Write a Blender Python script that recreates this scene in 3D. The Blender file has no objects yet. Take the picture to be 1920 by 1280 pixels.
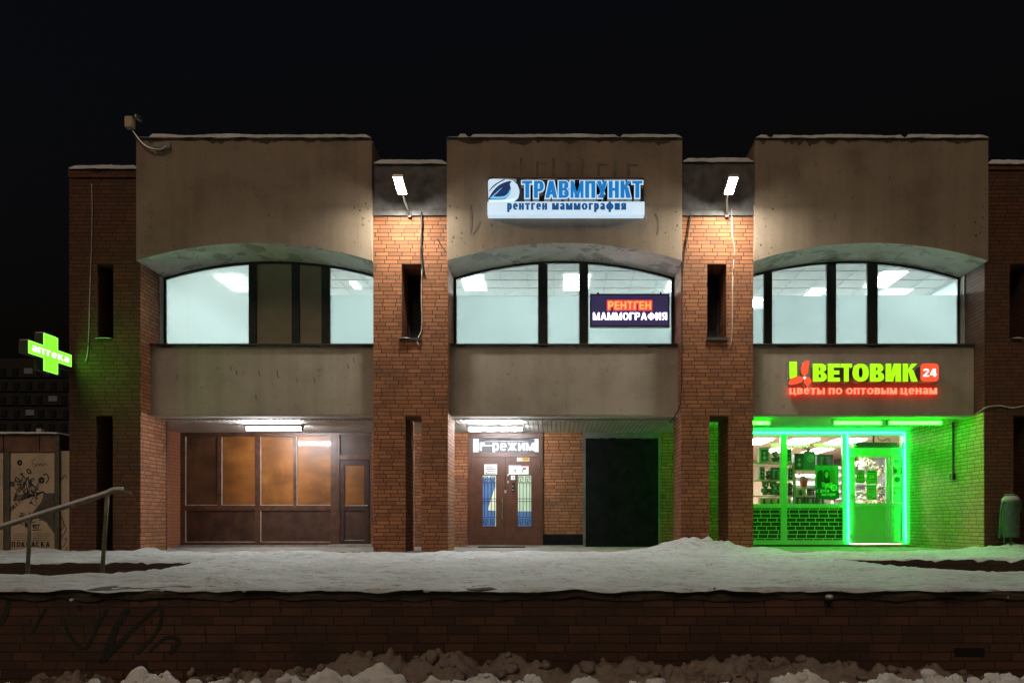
import bpy, bmesh, math, random
from mathutils import Vector, Matrix, noise
random.seed(7)
R = math.radians
S = bpy.context.scene
COL = S.collection

# ------------------------------------------------------------------ camera, sky, light, exposure
D0, F, EYE = 14.75, 1387.0, 0.574            # distance to the facade, focal length (px of a 1920 frame), eye height
cam = bpy.data.cameras.new('camera'); camo = bpy.data.objects.new('camera', cam); COL.objects.link(camo)
camo.location = (0, -D0, EYE); camo.rotation_euler = (R(90), 0, 0)
cam.sensor_width = 36; cam.lens = F / 1920 * 36; cam.shift_x = -80 / 1920; cam.shift_y = 340 / 1920
cam.clip_start = .05; cam.clip_end = 1000
S.camera = camo
W = bpy.data.worlds.new('World'); S.world = W; W.use_nodes = True
wn = W.node_tree.nodes; wl = W.node_tree.links
sky = wn.new('ShaderNodeTexSky'); sky.sky_type = 'NISHITA'; sky.sun_disc = False
sky.sun_elevation = R(-4.5); sky.sun_rotation = R(205)
wl.new(sky.outputs[0], wn['Background'].inputs[0]); wn['Background'].inputs[1].default_value = .38
sun = bpy.data.lights.new('street_glow', 'SUN'); suno = bpy.data.objects.new('street_glow', sun); COL.objects.link(suno)
sun.energy = .66; sun.angle = R(25); sun.color = (1, .74, .52)
suno.rotation_euler = (R(44), 0, R(-18)); suno.location = (-8, -20, 20)
S.view_settings.view_transform = 'Standard'; S.view_settings.look = 'None'
S.view_settings.exposure = 0; S.view_settings.gamma = 1
S.cycles.use_denoising = True
S.cycles.max_bounces = 8; S.cycles.transparent_max_bounces = 16
S.cycles.caustics_reflective = False; S.cycles.caustics_refractive = False
S.cycles.sample_clamp_indirect = 4

# ------------------------------------------------------------------ helpers
def X(px, y=0): return (px - 1040) * (D0 + y) / F
def Z(py, y=0): return EYE + (980 - py) * (D0 + y) / F
def P(px, py, y): return Vector((X(px, y), y, Z(py, y)))
def y_at(py, z): return (z - EYE) * F / (980 - py) - D0     # where the plane at height z is seen at picture row py

ORI = {}
def tag(o, label=None, cat=None, group=None, kind=None):
    if label: o['label'] = label
    if cat: o['category'] = cat
    if group: o['group'] = group
    if kind: o['kind'] = kind
    return o
def thing(name, loc, label, cat, group=None):
    o = bpy.data.objects.new(name, None); COL.objects.link(o); o.location = loc; o.empty_display_size = .2
    ORI[o.name] = Vector(loc)
    return tag(o, label, cat, group)
def copy_thing(o, delta, label=None, parent=None):
    c = o.copy(); COL.objects.link(c)
    if parent: c.parent = parent
    else:
        c.location = Vector(o.location) + Vector(delta); ORI[c.name] = Vector(c.location)
        if label: c['label'] = label
    for ch in list(o.children): copy_thing(ch, delta, None, c)
    return c

class MB:
    def __init__(s): s.v = []; s.f = []; s.m = []
    def face(s, pts, mi=0):
        b = len(s.v); s.v += [Vector(p) for p in pts]; s.f.append(tuple(range(b, b + len(pts)))); s.m.append(mi)
    def solid(s, vs, fs, mi=0):
        b = len(s.v); s.v += [Vector(p) for p in vs]
        for f in fs: s.f.append(tuple(b + i for i in f)); s.m.append(mi)
    def box(s, x0, x1, y0, y1, z0, z1, mi=0):
        if x0 > x1: x0, x1 = x1, x0
        if z0 > z1: z0, z1 = z1, z0
        if y0 > y1: y0, y1 = y1, y0
        v = [(x0,y0,z0),(x1,y0,z0),(x1,y1,z0),(x0,y1,z0),(x0,y0,z1),(x1,y0,z1),(x1,y1,z1),(x0,y1,z1)]
        s.solid(v, [(0,1,5,4),(1,2,6,5),(2,3,7,6),(3,0,4,7),(4,5,6,7),(0,3,2,1)], mi); return s
    def pbox(s, px0, py0, px1, py1, yf, d, mi=0):          # front face spans a picture rectangle at depth yf
        return s.box(X(px0,yf), X(px1,yf), yf, yf+d, Z(py1,yf), Z(py0,yf), mi)
    def prism(s, poly, y0, y1, front=0, side=0, tf=None):  # polygon in (x,z), front at y0, back at y1
        n = len(poly); b = len(s.v)
        pts = [Vector((x,y0,z)) for x,z in poly] + [Vector((x,y1,z)) for x,z in poly]
        if tf: pts = [tf(p) for p in pts]
        s.v += pts
        s.f.append(tuple(range(b,b+n))); s.m.append(front)
        s.f.append(tuple(range(b+2*n-1,b+n-1,-1))); s.m.append(side)
        for i in range(n):
            j=(i+1)%n; s.f.append((b+i,b+n+i,b+n+j,b+j)); s.m.append(side)
        return s
    def tube(s, pts, r, n=8, mi=0):
        pts=[Vector(p) for p in pts]; b=len(s.v); m=len(pts)
        up=Vector((0,0,1))
        for i,p in enumerate(pts):
            d=(pts[min(i+1,m-1)]-pts[max(i-1,0)]).normalized()
            a=d.cross(up)
            if a.length<.05: a=d.cross(Vector((1,0,0)))
            a.normalize(); c=a.cross(d).normalized()
            rr = r[i] if isinstance(r,(list,tuple)) else r
            for k in range(n):
                t=2*math.pi*k/n; s.v.append(p+a*math.cos(t)*rr+c*math.sin(t)*rr)
        for i in range(m-1):
            for k in range(n):
                q=(k+1)%n; s.f.append((b+i*n+k,b+i*n+q,b+(i+1)*n+q,b+(i+1)*n+k)); s.m.append(mi)
        s.f.append(tuple(b+k for k in range(n))); s.m.append(mi)
        s.f.append(tuple(b+(m-1)*n+k for k in range(n))[::-1]); s.m.append(mi)
        return s
    def lathe(s, c, prof, n=14, mi=0):                      # profile of (r,z) round the vertical through c
        b=len(s.v); c=Vector(c)
        for r,z in prof:
            for k in range(n):
                t=2*math.pi*k/n; s.v.append(c+Vector((r*math.cos(t),r*math.sin(t),z)))
        for i in range(len(prof)-1):
            for k in range(n):
                q=(k+1)%n; s.f.append((b+i*n+k,b+i*n+q,b+(i+1)*n+q,b+(i+1)*n+k)); s.m.append(mi)
        return s
    def ball(s, c, r, n=10, mi=0, sq=(1,1,1)):
        prof=[(math.sin(math.pi*i/n)*1.0,-math.cos(math.pi*i/n)) for i in range(n+1)]
        b=len(s.v); c=Vector(c); m=n+4
        for rr,z in prof:
            for k in range(m):
                t=2*math.pi*k/m; s.v.append(c+Vector((max(rr,1e-4)*math.cos(t)*r*sq[0],max(rr,1e-4)*math.sin(t)*r*sq[1],z*r*sq[2])))
        for i in range(n):
            for k in range(m):
                q=(k+1)%m; s.f.append((b+i*m+k,b+i*m+q,b+(i+1)*m+q,b+(i+1)*m+k)); s.m.append(mi)
        return s
    def grid(s, xs, ys, fz, mi=0):
        b=len(s.v); n=len(xs)
        for y in ys:
            for x in xs: s.v.append(fz(x,y))
        for j in range(len(ys)-1):
            for i in range(n-1):
                s.f.append((b+j*n+i,b+j*n+i+1,b+(j+1)*n+i+1,b+(j+1)*n+i)); s.m.append(mi)
        return s
    def ribbon(s, pts, w, y, mi=0, px=True):                # flat painted stroke on a wall facing -y
        q=[(X(a,y),Z(b,y)) for a,b in pts] if px else pts
        q=smooth(q)
        if px: w=w*(D0+y)/F
        L=[];m=len(q)
        for i in range(m):
            a=Vector(q[max(i-1,0)]);c=Vector(q[min(i+1,m-1)]);d=(c-a)
            if d.length<1e-6:d=Vector((1,0))
            d.normalize();nn=Vector((-d.y,d.x))*w*.5*(.75+.35*noise.noise((q[i][0]*3,q[i][1]*3,w)))
            L.append((q[i][0]+nn.x,q[i][1]+nn.y,q[i][0]-nn.x,q[i][1]-nn.y))
        for i in range(m-1):
            a=L[i];c=L[i+1]
            e=y-(i%7)*.00008
            s.face([(a[0],e,a[1]),(a[2],e,a[3]),(c[2],e,c[3]),(c[0],e,c[1])],mi)
        return s
    def build(s, name, mat, parent=None, bevel=0, smoothed=False, recalc=True, label=None):
        me=bpy.data.meshes.new(name)
        if parent is not None: o0=ORI[parent.name]
        else:
            xs=[p.x for p in s.v]; ys=[p.y for p in s.v]; zs=[p.z for p in s.v]
            o0=Vector(((min(xs)+max(xs))/2,(min(ys)+max(ys))/2,min(zs)))
        me.from_pydata([tuple(p-o0) for p in s.v],[],s.f); me.polygons.foreach_set('material_index',s.m)
        for mm in (mat if isinstance(mat,(list,tuple)) else [mat]): me.materials.append(mm)
        bm=bmesh.new(); bm.from_mesh(me)
        if recalc: bmesh.ops.recalc_face_normals(bm,faces=bm.faces)
        if bevel:
            bmesh.ops.bevel(bm,geom=[e for e in bm.edges if len(e.link_faces)==2 and e.calc_face_angle(0)>.6],offset=bevel,segments=2,affect='EDGES',clamp_overlap=True)
        uv=bm.loops.layers.uv.new('metres')
        for f in bm.faces:
            n=f.normal; a=(abs(n.x),abs(n.y),abs(n.z)); k=a.index(max(a))
            for l in f.loops:
                c=l.vert.co+o0
                l[uv].uv=(c.y+.11,c.z) if k==0 else ((c.x,c.z) if k==1 else (c.x,c.y))
            f.smooth=smoothed
        bm.to_mesh(me); bm.free()
        o=bpy.data.objects.new(name,me); COL.objects.link(o)
        if parent is not None: o.parent=parent; ORI[o.name]=o0
        else: o.location=o0; ORI[o.name]=o0
        if label: o['label']=label
        return o

def smooth(q,k=4):
    if len(q)<3: return q
    out=[]
    for i in range(len(q)-1):
        p0=q[max(i-1,0)];p1=q[i];p2=q[i+1];p3=q[min(i+2,len(q)-1)]
        for j in range(k):
            t=j/k
            out.append(tuple(.5*((2*p1[c])+(-p0[c]+p2[c])*t+(2*p0[c]-5*p1[c]+4*p2[c]-p3[c])*t*t+(-p0[c]+3*p1[c]-3*p2[c]+p3[c])*t**3) for c in range(len(p1))))
    out.append(tuple(q[-1])); return out
def lerp_list(L,x):
    if x<=L[0][0]: return L[0][1]
    for (a,b),(c,d) in zip(L,L[1:]):
        if x<=c: return b+(d-b)*(x-a)/(c-a)
    return L[-1][1]
def fbm(x,y,z=0,o=4):
    a=1;t=0;f=1
    for i in range(o): t+=a*noise.noise((x*f,y*f,z+i*7.3));a*=.5;f*=2.03
    return t

# ------------------------------------------------------------------ materials
MATS={}
def nt(name):
    m=bpy.data.materials.new(name); m.use_nodes=True; return m,m.node_tree.nodes,m.node_tree.links,m.node_tree.nodes['Principled BSDF']
def ramp(n,l,src,stops):
    r=n.new('ShaderNodeValToRGB'); l.new(src,r.inputs[0]); e=r.color_ramp.elements
    while len(e)<len(stops): e.new(.5)
    for i,(p,c) in enumerate(stops): e[i].position=p; e[i].color=(*c,1) if len(c)==3 else c
    return r
def tex(n,l,kind,scale,coord='Object',stretch=None,detail=4,rough=.55):
    tc=n.new('ShaderNodeTexCoord'); src=tc.outputs[coord]
    if stretch:
        mp=n.new('ShaderNodeMapping'); mp.inputs['Scale'].default_value=stretch; l.new(src,mp.inputs[0]); src=mp.outputs[0]
    t=n.new('ShaderNodeTex'+kind); t.inputs['Scale'].default_value=scale
    if kind=='Noise': t.inputs['Detail'].default_value=detail; t.inputs['Roughness'].default_value=rough
    l.new(src,t.inputs['Vector']); return t
def mixc(n,l,fac,a,b,mode='MIX'):
    m=n.new('ShaderNodeMix'); m.data_type='RGBA'; m.blend_type=mode
    for s,v in ((m.inputs[0],fac),(m.inputs[6],a),(m.inputs[7],b)):
        if hasattr(v,'is_linked'): l.new(v,s)
        elif isinstance(v,(int,float)): s.default_value=v
        else: s.default_value=(*v,1)
    return m.outputs[2]
def bump(n,l,b,h,st,dist=.02):
    k=n.new('ShaderNodeBump'); k.inputs['Strength'].default_value=st; k.inputs['Distance'].default_value=dist
    l.new(h,k.inputs['Height']); l.new(k.outputs[0],b.inputs['Normal']); return k
def plain(name,c,rough=.6,metal=0,var=.25,scale=6,coat=0,bmp=0,stretch=None):
    m,n,l,b=nt(name); t=tex(n,l,'Noise',scale,stretch=stretch)
    r=ramp(n,l,t.outputs[0],[(.3,tuple(v*(1-var) for v in c)),(.7,tuple(min(1,v*(1+var)) for v in c))])
    l.new(r.outputs[0],b.inputs['Base Color']); b.inputs['Roughness'].default_value=rough; b.inputs['Metallic'].default_value=metal
    b.inputs['Coat Weight'].default_value=coat; b.inputs['Coat Roughness'].default_value=.12
    if bmp: bump(n,l,b,t.outputs[0],bmp)
    return m
def glow(name,c,st,base=(.5,.5,.5)):
    m,n,l,b=nt(name); b.inputs['Base Color'].default_value=(*base,1)
    t=tex(n,l,'Noise',3); r=ramp(n,l,t.outputs[0],[(.3,tuple(v*.93 for v in c)),(.7,c)])
    l.new(r.outputs[0],b.inputs['Emission Color']); b.inputs['Emission Strength'].default_value=st; b.inputs['Roughness'].default_value=.5
    return m
def brick(name,c1,c2,mortar,stain=(.05,.03,.02),samt=.5,bmp=.6,row=.0775,wid=.262,ms=.0085,shift=True,rough=.85):
    m,n,l,b=nt(name)
    uv=n.new('ShaderNodeUVMap'); uv.uv_map='metres'
    sp=n.new('ShaderNodeSeparateXYZ'); l.new(uv.outputs[0],sp.inputs[0])
    def mth(op,a,bb=None):
        k=n.new('ShaderNodeMath'); k.operation=op
        for s,v in zip(k.inputs,(a,bb)):
            if v is None: continue
            if hasattr(v,'is_linked'): l.new(v,s)
            else: s.default_value=v
        return k.outputs[0]
    rw=mth('FLOOR',mth('DIVIDE',sp.outputs[1],row))
    wnz=n.new('ShaderNodeTexWhiteNoise'); wnz.noise_dimensions='1D'; l.new(rw,wnz.inputs['W'])
    u=mth('ADD',sp.outputs[0],mth('MULTIPLY',wnz.outputs['Value'],wid if shift else 0))
    wob=tex(n,l,'Noise',9,detail=2); wv=mth('MULTIPLY',mth('SUBTRACT',wob.outputs[0],.5),.008)
    cb=n.new('ShaderNodeCombineXYZ'); l.new(u,cb.inputs[0]); l.new(mth('ADD',sp.outputs[1],wv),cb.inputs[1])
    bt=n.new('ShaderNodeTexBrick'); l.new(cb.outputs[0],bt.inputs['Vector'])
    bt.offset=0 if shift else .5; bt.squash=1
    for k,v in (('Scale',1),('Mortar Size',ms),('Mortar Smooth',.25),('Bias',0),('Brick Width',wid),('Row Height',row)): bt.inputs[k].default_value=v
    bt.inputs['Color1'].default_value=(*c1,1); bt.inputs['Color2'].default_value=(*c2,1); bt.inputs['Mortar'].default_value=(*mortar,1)
    g=tex(n,l,'Noise',1.3,detail=6); gr=ramp(n,l,g.outputs[0],[(.42,(0,0,0)),(.72,(1,1,1))])
    f=n.new('ShaderNodeMath'); f.operation='MULTIPLY'; l.new(gr.outputs[0],f.inputs[0]); f.inputs[1].default_value=samt
    fine=tex(n,l,'Noise',45,detail=3)
    c=mixc(n,l,f.outputs[0],bt.outputs[0],stain)
    c=mixc(n,l,.35,c,fine.outputs[0],'OVERLAY')
    l.new(c,b.inputs['Base Color']); b.inputs['Roughness'].default_value=rough
    inv=mth('SUBTRACT',1,bt.outputs['Fac']); hh=mth('ADD',inv,mth('MULTIPLY',fine.outputs[0],.25))
    bump(n,l,b,hh,bmp,.012)
    return m
def plaster(name,c,dirt,flecks=.5,peel=False,edge=None):
    m,n,l,b=nt(name)
    a=tex(n,l,'Noise',.9,detail=8,rough=.6); base=ramp(n,l,a.outputs[0],[(.3,tuple(v*.72 for v in c)),(.5,c),(.75,tuple(min(1,v*1.18) for v in c))])
    st=tex(n,l,'Noise',2.2,stretch=(1.6,1.6,.12),detail=5); sr=ramp(n,l,st.outputs[0],[(.44,(0,0,0)),(.80,(.42,.42,.42))])
    c1=mixc(n,l,sr.outputs[0],base.outputs[0],dirt)
    fl=tex(n,l,'Noise',7,detail=5,rough=.7,stretch=(1,1,.7)); fr=ramp(n,l,fl.outputs[0],[(.63,(0,0,0)),(.70,(flecks,)*3)])
    c2=mixc(n,l,fr.outputs[0],c1,tuple(v*.35 for v in dirt))
    fine=tex(n,l,'Noise',60,detail=2); h=fine.outputs[0]
    if peel:
        v=tex(n,l,'Voronoi',2.1); v.feature='DISTANCE_TO_EDGE'
        wp=tex(n,l,'Noise',3,detail=6); ws=n.new('ShaderNodeMix'); ws.data_type='VECTOR'; ws.inputs[0].default_value=.35
        src=v.inputs[0].links[0].from_socket; l.new(src,ws.inputs[4]); l.new(wp.outputs['Color'],ws.inputs[5]); l.new(ws.outputs[1],v.inputs[0])
        cr=ramp(n,l,v.outputs['Distance'],[(.0,(1,1,1)),(.012,(.0,.0,.0))])
        p=tex(n,l,'Noise',1.7,detail=7,rough=.62); pr=ramp(n,l,p.outputs[0],[(.545,(0,0,0)),(.56,(1,1,1))])
        c2=mixc(n,l,pr.outputs[0],c2,tuple(v_*.62 for v_ in c))
        mk=n.new('ShaderNodeMath'); mk.operation='MULTIPLY'; l.new(cr.outputs[0],mk.inputs[0])
        p2=ramp(n,l,wp.outputs[0],[(.5,(0,0,0)),(.56,(1,1,1))]); l.new(p2.outputs[0],mk.inputs[1])
        c2=mixc(n,l,mk.outputs[0],c2,(.03,.03,.03)); h=pr.outputs[0]
    c3=mixc(n,l,.3,c2,fine.outputs[0],'OVERLAY')
    l.new(c3,b.inputs['Base Color']); b.inputs['Roughness'].default_value=.9; bump(n,l,b,h,.35,.01)
    return m
def glass(name,tint=(.9,.95,.95),refl=.10):
    m=bpy.data.materials.new(name); m.use_nodes=True; n=m.node_tree.nodes; l=m.node_tree.links; n.clear()
    o=n.new('ShaderNodeOutputMaterial'); mx=n.new('ShaderNodeMixShader'); t=n.new('ShaderNodeBsdfTransparent'); g=n.new('ShaderNodeBsdfGlossy')
    lw=n.new('ShaderNodeLayerWeight'); lw.inputs[0].default_value=.25
    mm=n.new('ShaderNodeMath'); mm.operation='MULTIPLY_ADD'; l.new(lw.outputs['Fresnel'],mm.inputs[0]); mm.inputs[1].default_value=1; mm.inputs[2].default_value=refl*.3
    g.inputs['Roughness'].default_value=.03; t.inputs[0].default_value=(*tint,1)
    l.new(mm.outputs[0],mx.inputs[0]); l.new(t.outputs[0],mx.inputs[1]); l.new(g.outputs[0],mx.inputs[2]); l.new(mx.outputs[0],o.inputs[0]); return m
def film(name,c,thru=.12):
    m=bpy.data.materials.new(name); m.use_nodes=True; n=m.node_tree.nodes; l=m.node_tree.links; n.clear()
    o=n.new('ShaderNodeOutputMaterial'); mx=n.new('ShaderNodeMixShader'); t=n.new('ShaderNodeBsdfTranslucent'); d=n.new('ShaderNodeBsdfDiffuse')
    no=tex(n,l,'Noise',.8,detail=2); r=ramp(n,l,no.outputs[0],[(.3,tuple(v*.85 for v in c)),(.7,c)])
    l.new(r.outputs[0],t.inputs[0]); d.inputs[0].default_value=(c[0]*.6,c[1]*.6,c[2]*.6,1); mx.inputs[0].default_value=.18
    rf=n.new('ShaderNodeBsdfRefraction'); rf.inputs['Roughness'].default_value=.55; rf.inputs['IOR'].default_value=1.02
    m2=n.new('ShaderNodeMixShader'); m2.inputs[0].default_value=thru
    l.new(t.outputs[0],mx.inputs[1]); l.new(d.outputs[0],mx.inputs[2]); l.new(mx.outputs[0],m2.inputs[1]); l.new(rf.outputs[0],m2.inputs[2]); l.new(m2.outputs[0],o.inputs[0]); return m

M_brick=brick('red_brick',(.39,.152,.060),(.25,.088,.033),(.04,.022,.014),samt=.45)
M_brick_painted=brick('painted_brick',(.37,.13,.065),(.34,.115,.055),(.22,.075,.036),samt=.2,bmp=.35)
M_brick_dark=brick('shaded_brick',(.145,.055,.022),(.095,.036,.015),(.022,.010,.006),samt=.5)  # same brick, with the outer piers' shade put into its colour
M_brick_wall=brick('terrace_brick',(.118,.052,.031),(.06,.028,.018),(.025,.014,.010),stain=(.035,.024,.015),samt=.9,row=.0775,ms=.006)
M_brick_shop=brick('shop_lit_brick',(.50,.27,.11),(.38,.20,.08),(.10,.05,.025),samt=.15)  # same red brick, paled to carry the strong shop light in its colour
M_tile=brick('brown_tile',(.075,.032,.02),(.055,.024,.016),(.62,.64,.6),samt=.05,bmp=.25,row=.1,wid=.235,ms=.009,rough=.35)
M_panel=plaster('rough_plaster',(.285,.22,.16),(.125,.088,.062),.7)
M_parapet=plaster('parapet_plaster',(.36,.305,.245),(.19,.15,.115),.5)
M_arch=plaster('arch_paint',(.84,.84,.80),(.5,.48,.42),.55,peel=True)
M_lip=plaster('lip_concrete',(.45,.42,.37),(.22,.19,.16),.3)
M_darkband=plain('bitumen_sheet',(.10,.095,.095),.75,var=.5,scale=4,bmp=.3)
M_moss=plaster('mossy_coping',(.075,.062,.042),(.02,.022,.012),.7)
M_flash=plain('dark_flashing',(.05,.042,.036),.6,var=.4)
M_frame=plain('dark_frame',(.022,.03,.03),.4,var=.2)
M_white=plain('white_plastic',(.50,.52,.50),.35,var=.06)
M_whitewall=plain('white_wall',(.8,.8,.78),.8,var=.05)
M_ceil=plain('ceiling_tile',(.75,.77,.77),.85,var=.06)
M_rib=plain('white_metal_strip',(.62,.6,.56),.4,var=.18,scale=3,stretch=(1,.3,1))
M_brownmetal=plain('brown_steel',(.085,.032,.016),.38,var=.25,scale=5,coat=.25)
M_brownframe=plain('brown_aluminium',(.085,.036,.02),.42,var=.45,scale=7,bmp=.15)
M_darkpanel=plain('dark_brown_sheet',(.058,.024,.012),.5,var=.55,scale=3,bmp=.1)
M_black=plain('black_board',(.007,.007,.008),.85,var=.6,scale=5,bmp=.15)
M_black.node_tree.nodes['Principled BSDF'].inputs['Specular IOR Level'].default_value=.12
M_steel=plain('brushed_steel',(.5,.5,.48),.35,metal=.9,var=.15)
M_grey=plain('grey_concrete',(.3,.29,.27),.9,var=.25,scale=5,bmp=.3)
M_pave=plain('pavement',(.25,.23,.205),.9,var=.35,scale=3,bmp=.3)
M_rail=plain('worn_rail_paint',(.12,.095,.055),.55,var=.5,scale=12,bmp=.2)
M_cable=plain('black_cable',(.02,.018,.016),.6)
M_wcable=plain('pale_cable',(.5,.45,.38),.6)
M_paper=plain('white_paper',(.75,.76,.74),.8,var=.05)
M_ink=plain('black_ink',(.015,.015,.02),.7)
M_glass=glass('clear_glass')
M_film=film('frosted_film',(.90,.955,.95),.05)
M_film2=film('heavy_frosted_film',(.90,.955,.95),.40)
M_room=plain('office_wall',(.76,.85,.85),.85,var=.05)
M_shopwall=plain('shop_wall',(.62,.47,.36),.85,var=.06)
M_shopfloor=plain('shop_floor',(.5,.42,.35),.5,var=.1)
# glow materials of lit things and of the added office lamps
G_flood=glow('floodlight_led',(1,.96,.83),800)
G_tube=glow('fluorescent_tube',(.95,.96,1),230)
G_gtube=glow('green_tube',(.0045,1,.0035),120)
G_led=glow('green_led_strip',(.004,1,.06),75); G_ledf=glow('led_strip_front',(.28,1,.58),1.4)
G_ceil=glow('ceiling_panel_glow',(.93,1,1),14); G_ceil_added=glow('added_panel_glow',(.93,1,1),225)
G_shopc=glow('shop_panel_glow',(1,.95,.86),120)
G_signw=glow('lightbox_white',(.62,.82,1),.85,(.45,.48,.5))
G_signb=glow('lightbox_blue',(.002,.22,.62),.85,(.002,.04,.14))
G_signd=glow('lightbox_dark_blue',(.004,.05,.20),.45,(.01,.03,.1))
G_signl=glow('lightbox_light_blue',(.20,.58,.98),.85,(.1,.3,.6))
G_letg=glow('letter_green',(.36,.92,.006),1.25,(.2,.5,.02))
G_letr=glow('letter_red',(1,.10,.035),1.0,(.5,.05,.02))
G_lets=glow('letter_peach',(1,.40,.22),1.1,(.5,.1,.05))
G_halo=glow('halo_red',(1,.02,.008),4.5,(.4,.02,.01))
G_cross=glow('pharmacy_green',(.022,.72,.003),14,(.05,.3,.02))
G_crossw=glow('pharmacy_white',(.70,1,.62),2,(.6,.8,.5))
G_crossedge=glow('pharmacy_edge',(.30,1,.08),1.7,(.05,.3,.02))
G_ledred=glow('led_red',(1,.16,.03),3.2)
G_ledredh=glow('led_red_halo',(1,.004,.012),1.2)
G_ledwhite=glow('led_white',(.80,.68,1),5)
G_ledboard=glow('led_board_violet',(.032,.024,.075),1.0,(.02,.02,.04))
G_tick=glow('ticker_white',(.9,.92,1),2.2)
G_signs=glow('small_letter_blue',(.002,.12,.38),.6,(.002,.03,.10))
G_winlit=glow('far_window_glow',(.9,.75,.68),.03,(.03,.03,.03))

# ------------------------------------------------------------------ lettering: heavy block glyphs made of bars and rings
def glyph(ch,t,h):
    """list of strokes in a cell one unit high, and the cell width"""
    Rr=lambda x0,y0,x1,y1:('R',x0,y0,x1,y1)
    Dg=lambda xb,yb,xt,yt,tt=None:('Q',[(xb,yb),(xb+(tt or t),yb),(xt+(tt or t),yt),(xt,yt)])
    A=lambda cx,cy,rx,ry,a0,a1,n=2.3,tt=None,hh=None:('A',cx,cy,rx,ry,a0,a1,tt or t,hh or h,n)
    w=.64
    if ch==' ': return [],.32
    if ch in 'Тт': return [Rr(0,1-h,w,1),Rr(w/2-t/2,0,w/2+t/2,1-h)],w
    if ch in 'Гг': w=.52; return [Rr(0,0,t,1),Rr(t,1-h,w,1)],w
    if ch in 'Пп': return [Rr(0,0,t,1),Rr(w-t,0,w,1),Rr(t,1-h,w-t,1)],w
    if ch in 'Нн': return [Rr(0,0,t,1),Rr(w-t,0,w,1),Rr(t,.5-h/2,w-t,.5+h/2)],w
    if ch in 'Ии': return [Rr(0,0,t,1),Rr(w-t,0,w,1),('Q',[(t*.5,.0),(t*1.3,0),(w-t*.5,1),(w-t*1.3,1)])],w
    if ch in 'Цц': return [Rr(0,0,t,1),Rr(w-t,0,w,1),Rr(t,0,w-t,h),Rr(w-t*.3,-.17,w+t*.45,h)],w+t*.4
    if ch in 'Мм': w=.82; c=w/2; return [Rr(0,0,t,1),Rr(w-t,0,w,1),('Q',[(0,1),(t*1.05,1),(c+t*.45,.0),(c-t*.45,.0)]),('Q',[(w,1),(w-t*1.05,1),(c-t*.45,.0),(c+t*.45,.0)])],w
    if ch=='А': w=.74; c=w/2; return [('Q',[(0,0),(t,0),(c+t*.55,1),(c-t*.55,1)]),('Q',[(w,0),(w-t,0),(c-t*.55,1),(c+t*.55,1)]),Rr(w*.24,.2,w*.76,.2+h)],w
    if ch in 'Ее' and ch=='Е': w=.56; return [Rr(0,0,t,1),Rr(t,0,w,h),Rr(t,.5-h/2,w*.94,.5+h/2),Rr(t,1-h,w,1)],w
    if ch in 'Вв':
        w=.64; r=.27; cx=w-r
        return [Rr(0,0,t,1),Rr(t,0,cx,h),Rr(t,.51-h/2,cx,.51+h/2),Rr(t,1-h,cx,1),A(cx,.265,r,.265,-90,90),A(cx-.03,.755,r,.245,-90,90)],w
    if ch=='Р': w=.62; return [Rr(0,0,t,1),Rr(t,1-h,w-.28,1),Rr(t,.38,w-.28,.38+h),A(w-.28,.69,.28,.31,-90,90)],w
    if ch=='р': w=.6; return [Rr(0,-.34,t,1),A(w/2,.5,w/2,.5,-180,180)],w
    if ch=='Я' or ch=='я': w=.62; return [Rr(w-t,0,w,1),Rr(.28,1-h,w-t,1),Rr(.28,.4,w-t,.4+h),A(.28,.7,.28,.3,90,270),Dg(0,0,w-t*1.9,.42,t*1.05)],w
    if ch in 'Кк': w=.64; return [Rr(0,0,t,1),('Q',[(t*.8,.42),(t*.8,.60),(w-t*1.1,1),(w,1)]),('Q',[(t*1.0,.62),(t*1.9,.66),(w+.02,0),(w-t*1.15,0)])],w
    if ch in 'Уу': w=.64; return [('Q',[(0,1),(t*1.02,1),(w*.5+t*.55,.28),(w*.5-t*.3,.28)]),('Q',[(w,1),(w-t*1.02,1),(w*.5-t*.75,.0),(w*.5+t*.22,.0)]),Rr(w*.12,0,w*.5,h*.9)],w
    if ch in 'Оо': w=.72; return [A(w/2,.5,w/2,.5,-180,180)],w
    if ch in 'Сс': w=.66; return [A(w/2,.5,w/2,.5,42,318)],w
    if ch=='Ф': w=.86; return [Rr(w/2-t/2,0,w/2+t/2,1),A(w/2,.5,w/2,.36,-180,180,2.2,t,h*.85)],w
    if ch=='ф': w=.9; return [Rr(w/2-t/2,-.34,w/2+t/2,1.2),A(w/2,.5,w/2,.5,-180,180,2.2)],w
    if ch in 'Жж': w=.94; c=w/2; return [Rr(c-t/2,0,c+t/2,1)]+[('Q',[(c+s*t*.4,.5-k*.1),(c+s*t*.4,.5+k*.12),(c+s*(w/2-t),.5+k*.5),(c+s*w/2,.5+k*.5)]) for s in(-1,1) for k in(-1,1)],w
    if ch in 'Дд': w=.78; return [Rr(0,-.18,t*.8,h),Rr(w-t*.8,-.18,w,h),Rr(t*.8,0,w-t*.8,h),Rr(w*.78-t,h,w*.78+t*.1,1),('Q',[(w*.12,h),(w*.12+t,h),(w*.28+t,1),(w*.28,1)]),Rr(w*.28+t,1-h,w*.78-t,1)],w
    if ch in 'Ыы': w=.84; return [Rr(0,0,t,1),Rr(t,0,w*.36,h),Rr(t,.6-h,w*.36,.6),A(w*.36,.3,w*.27,.3,-90,90),Rr(w-t,0,w,1)],w
    if ch in 'Ьь': w=.6; return [Rr(0,0,t,1),Rr(t,0,w-.28,h),Rr(t,.6-h,w-.28,.6),A(w-.28,.3,.28,.3,-90,90)],w
    if ch in 'Юю': w=.95; return [Rr(0,0,t,1),Rr(t,.5-h/2,w*.4,.5+h/2),A(w*.66,.5,w*.34,.5,-180,180)],w
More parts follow.
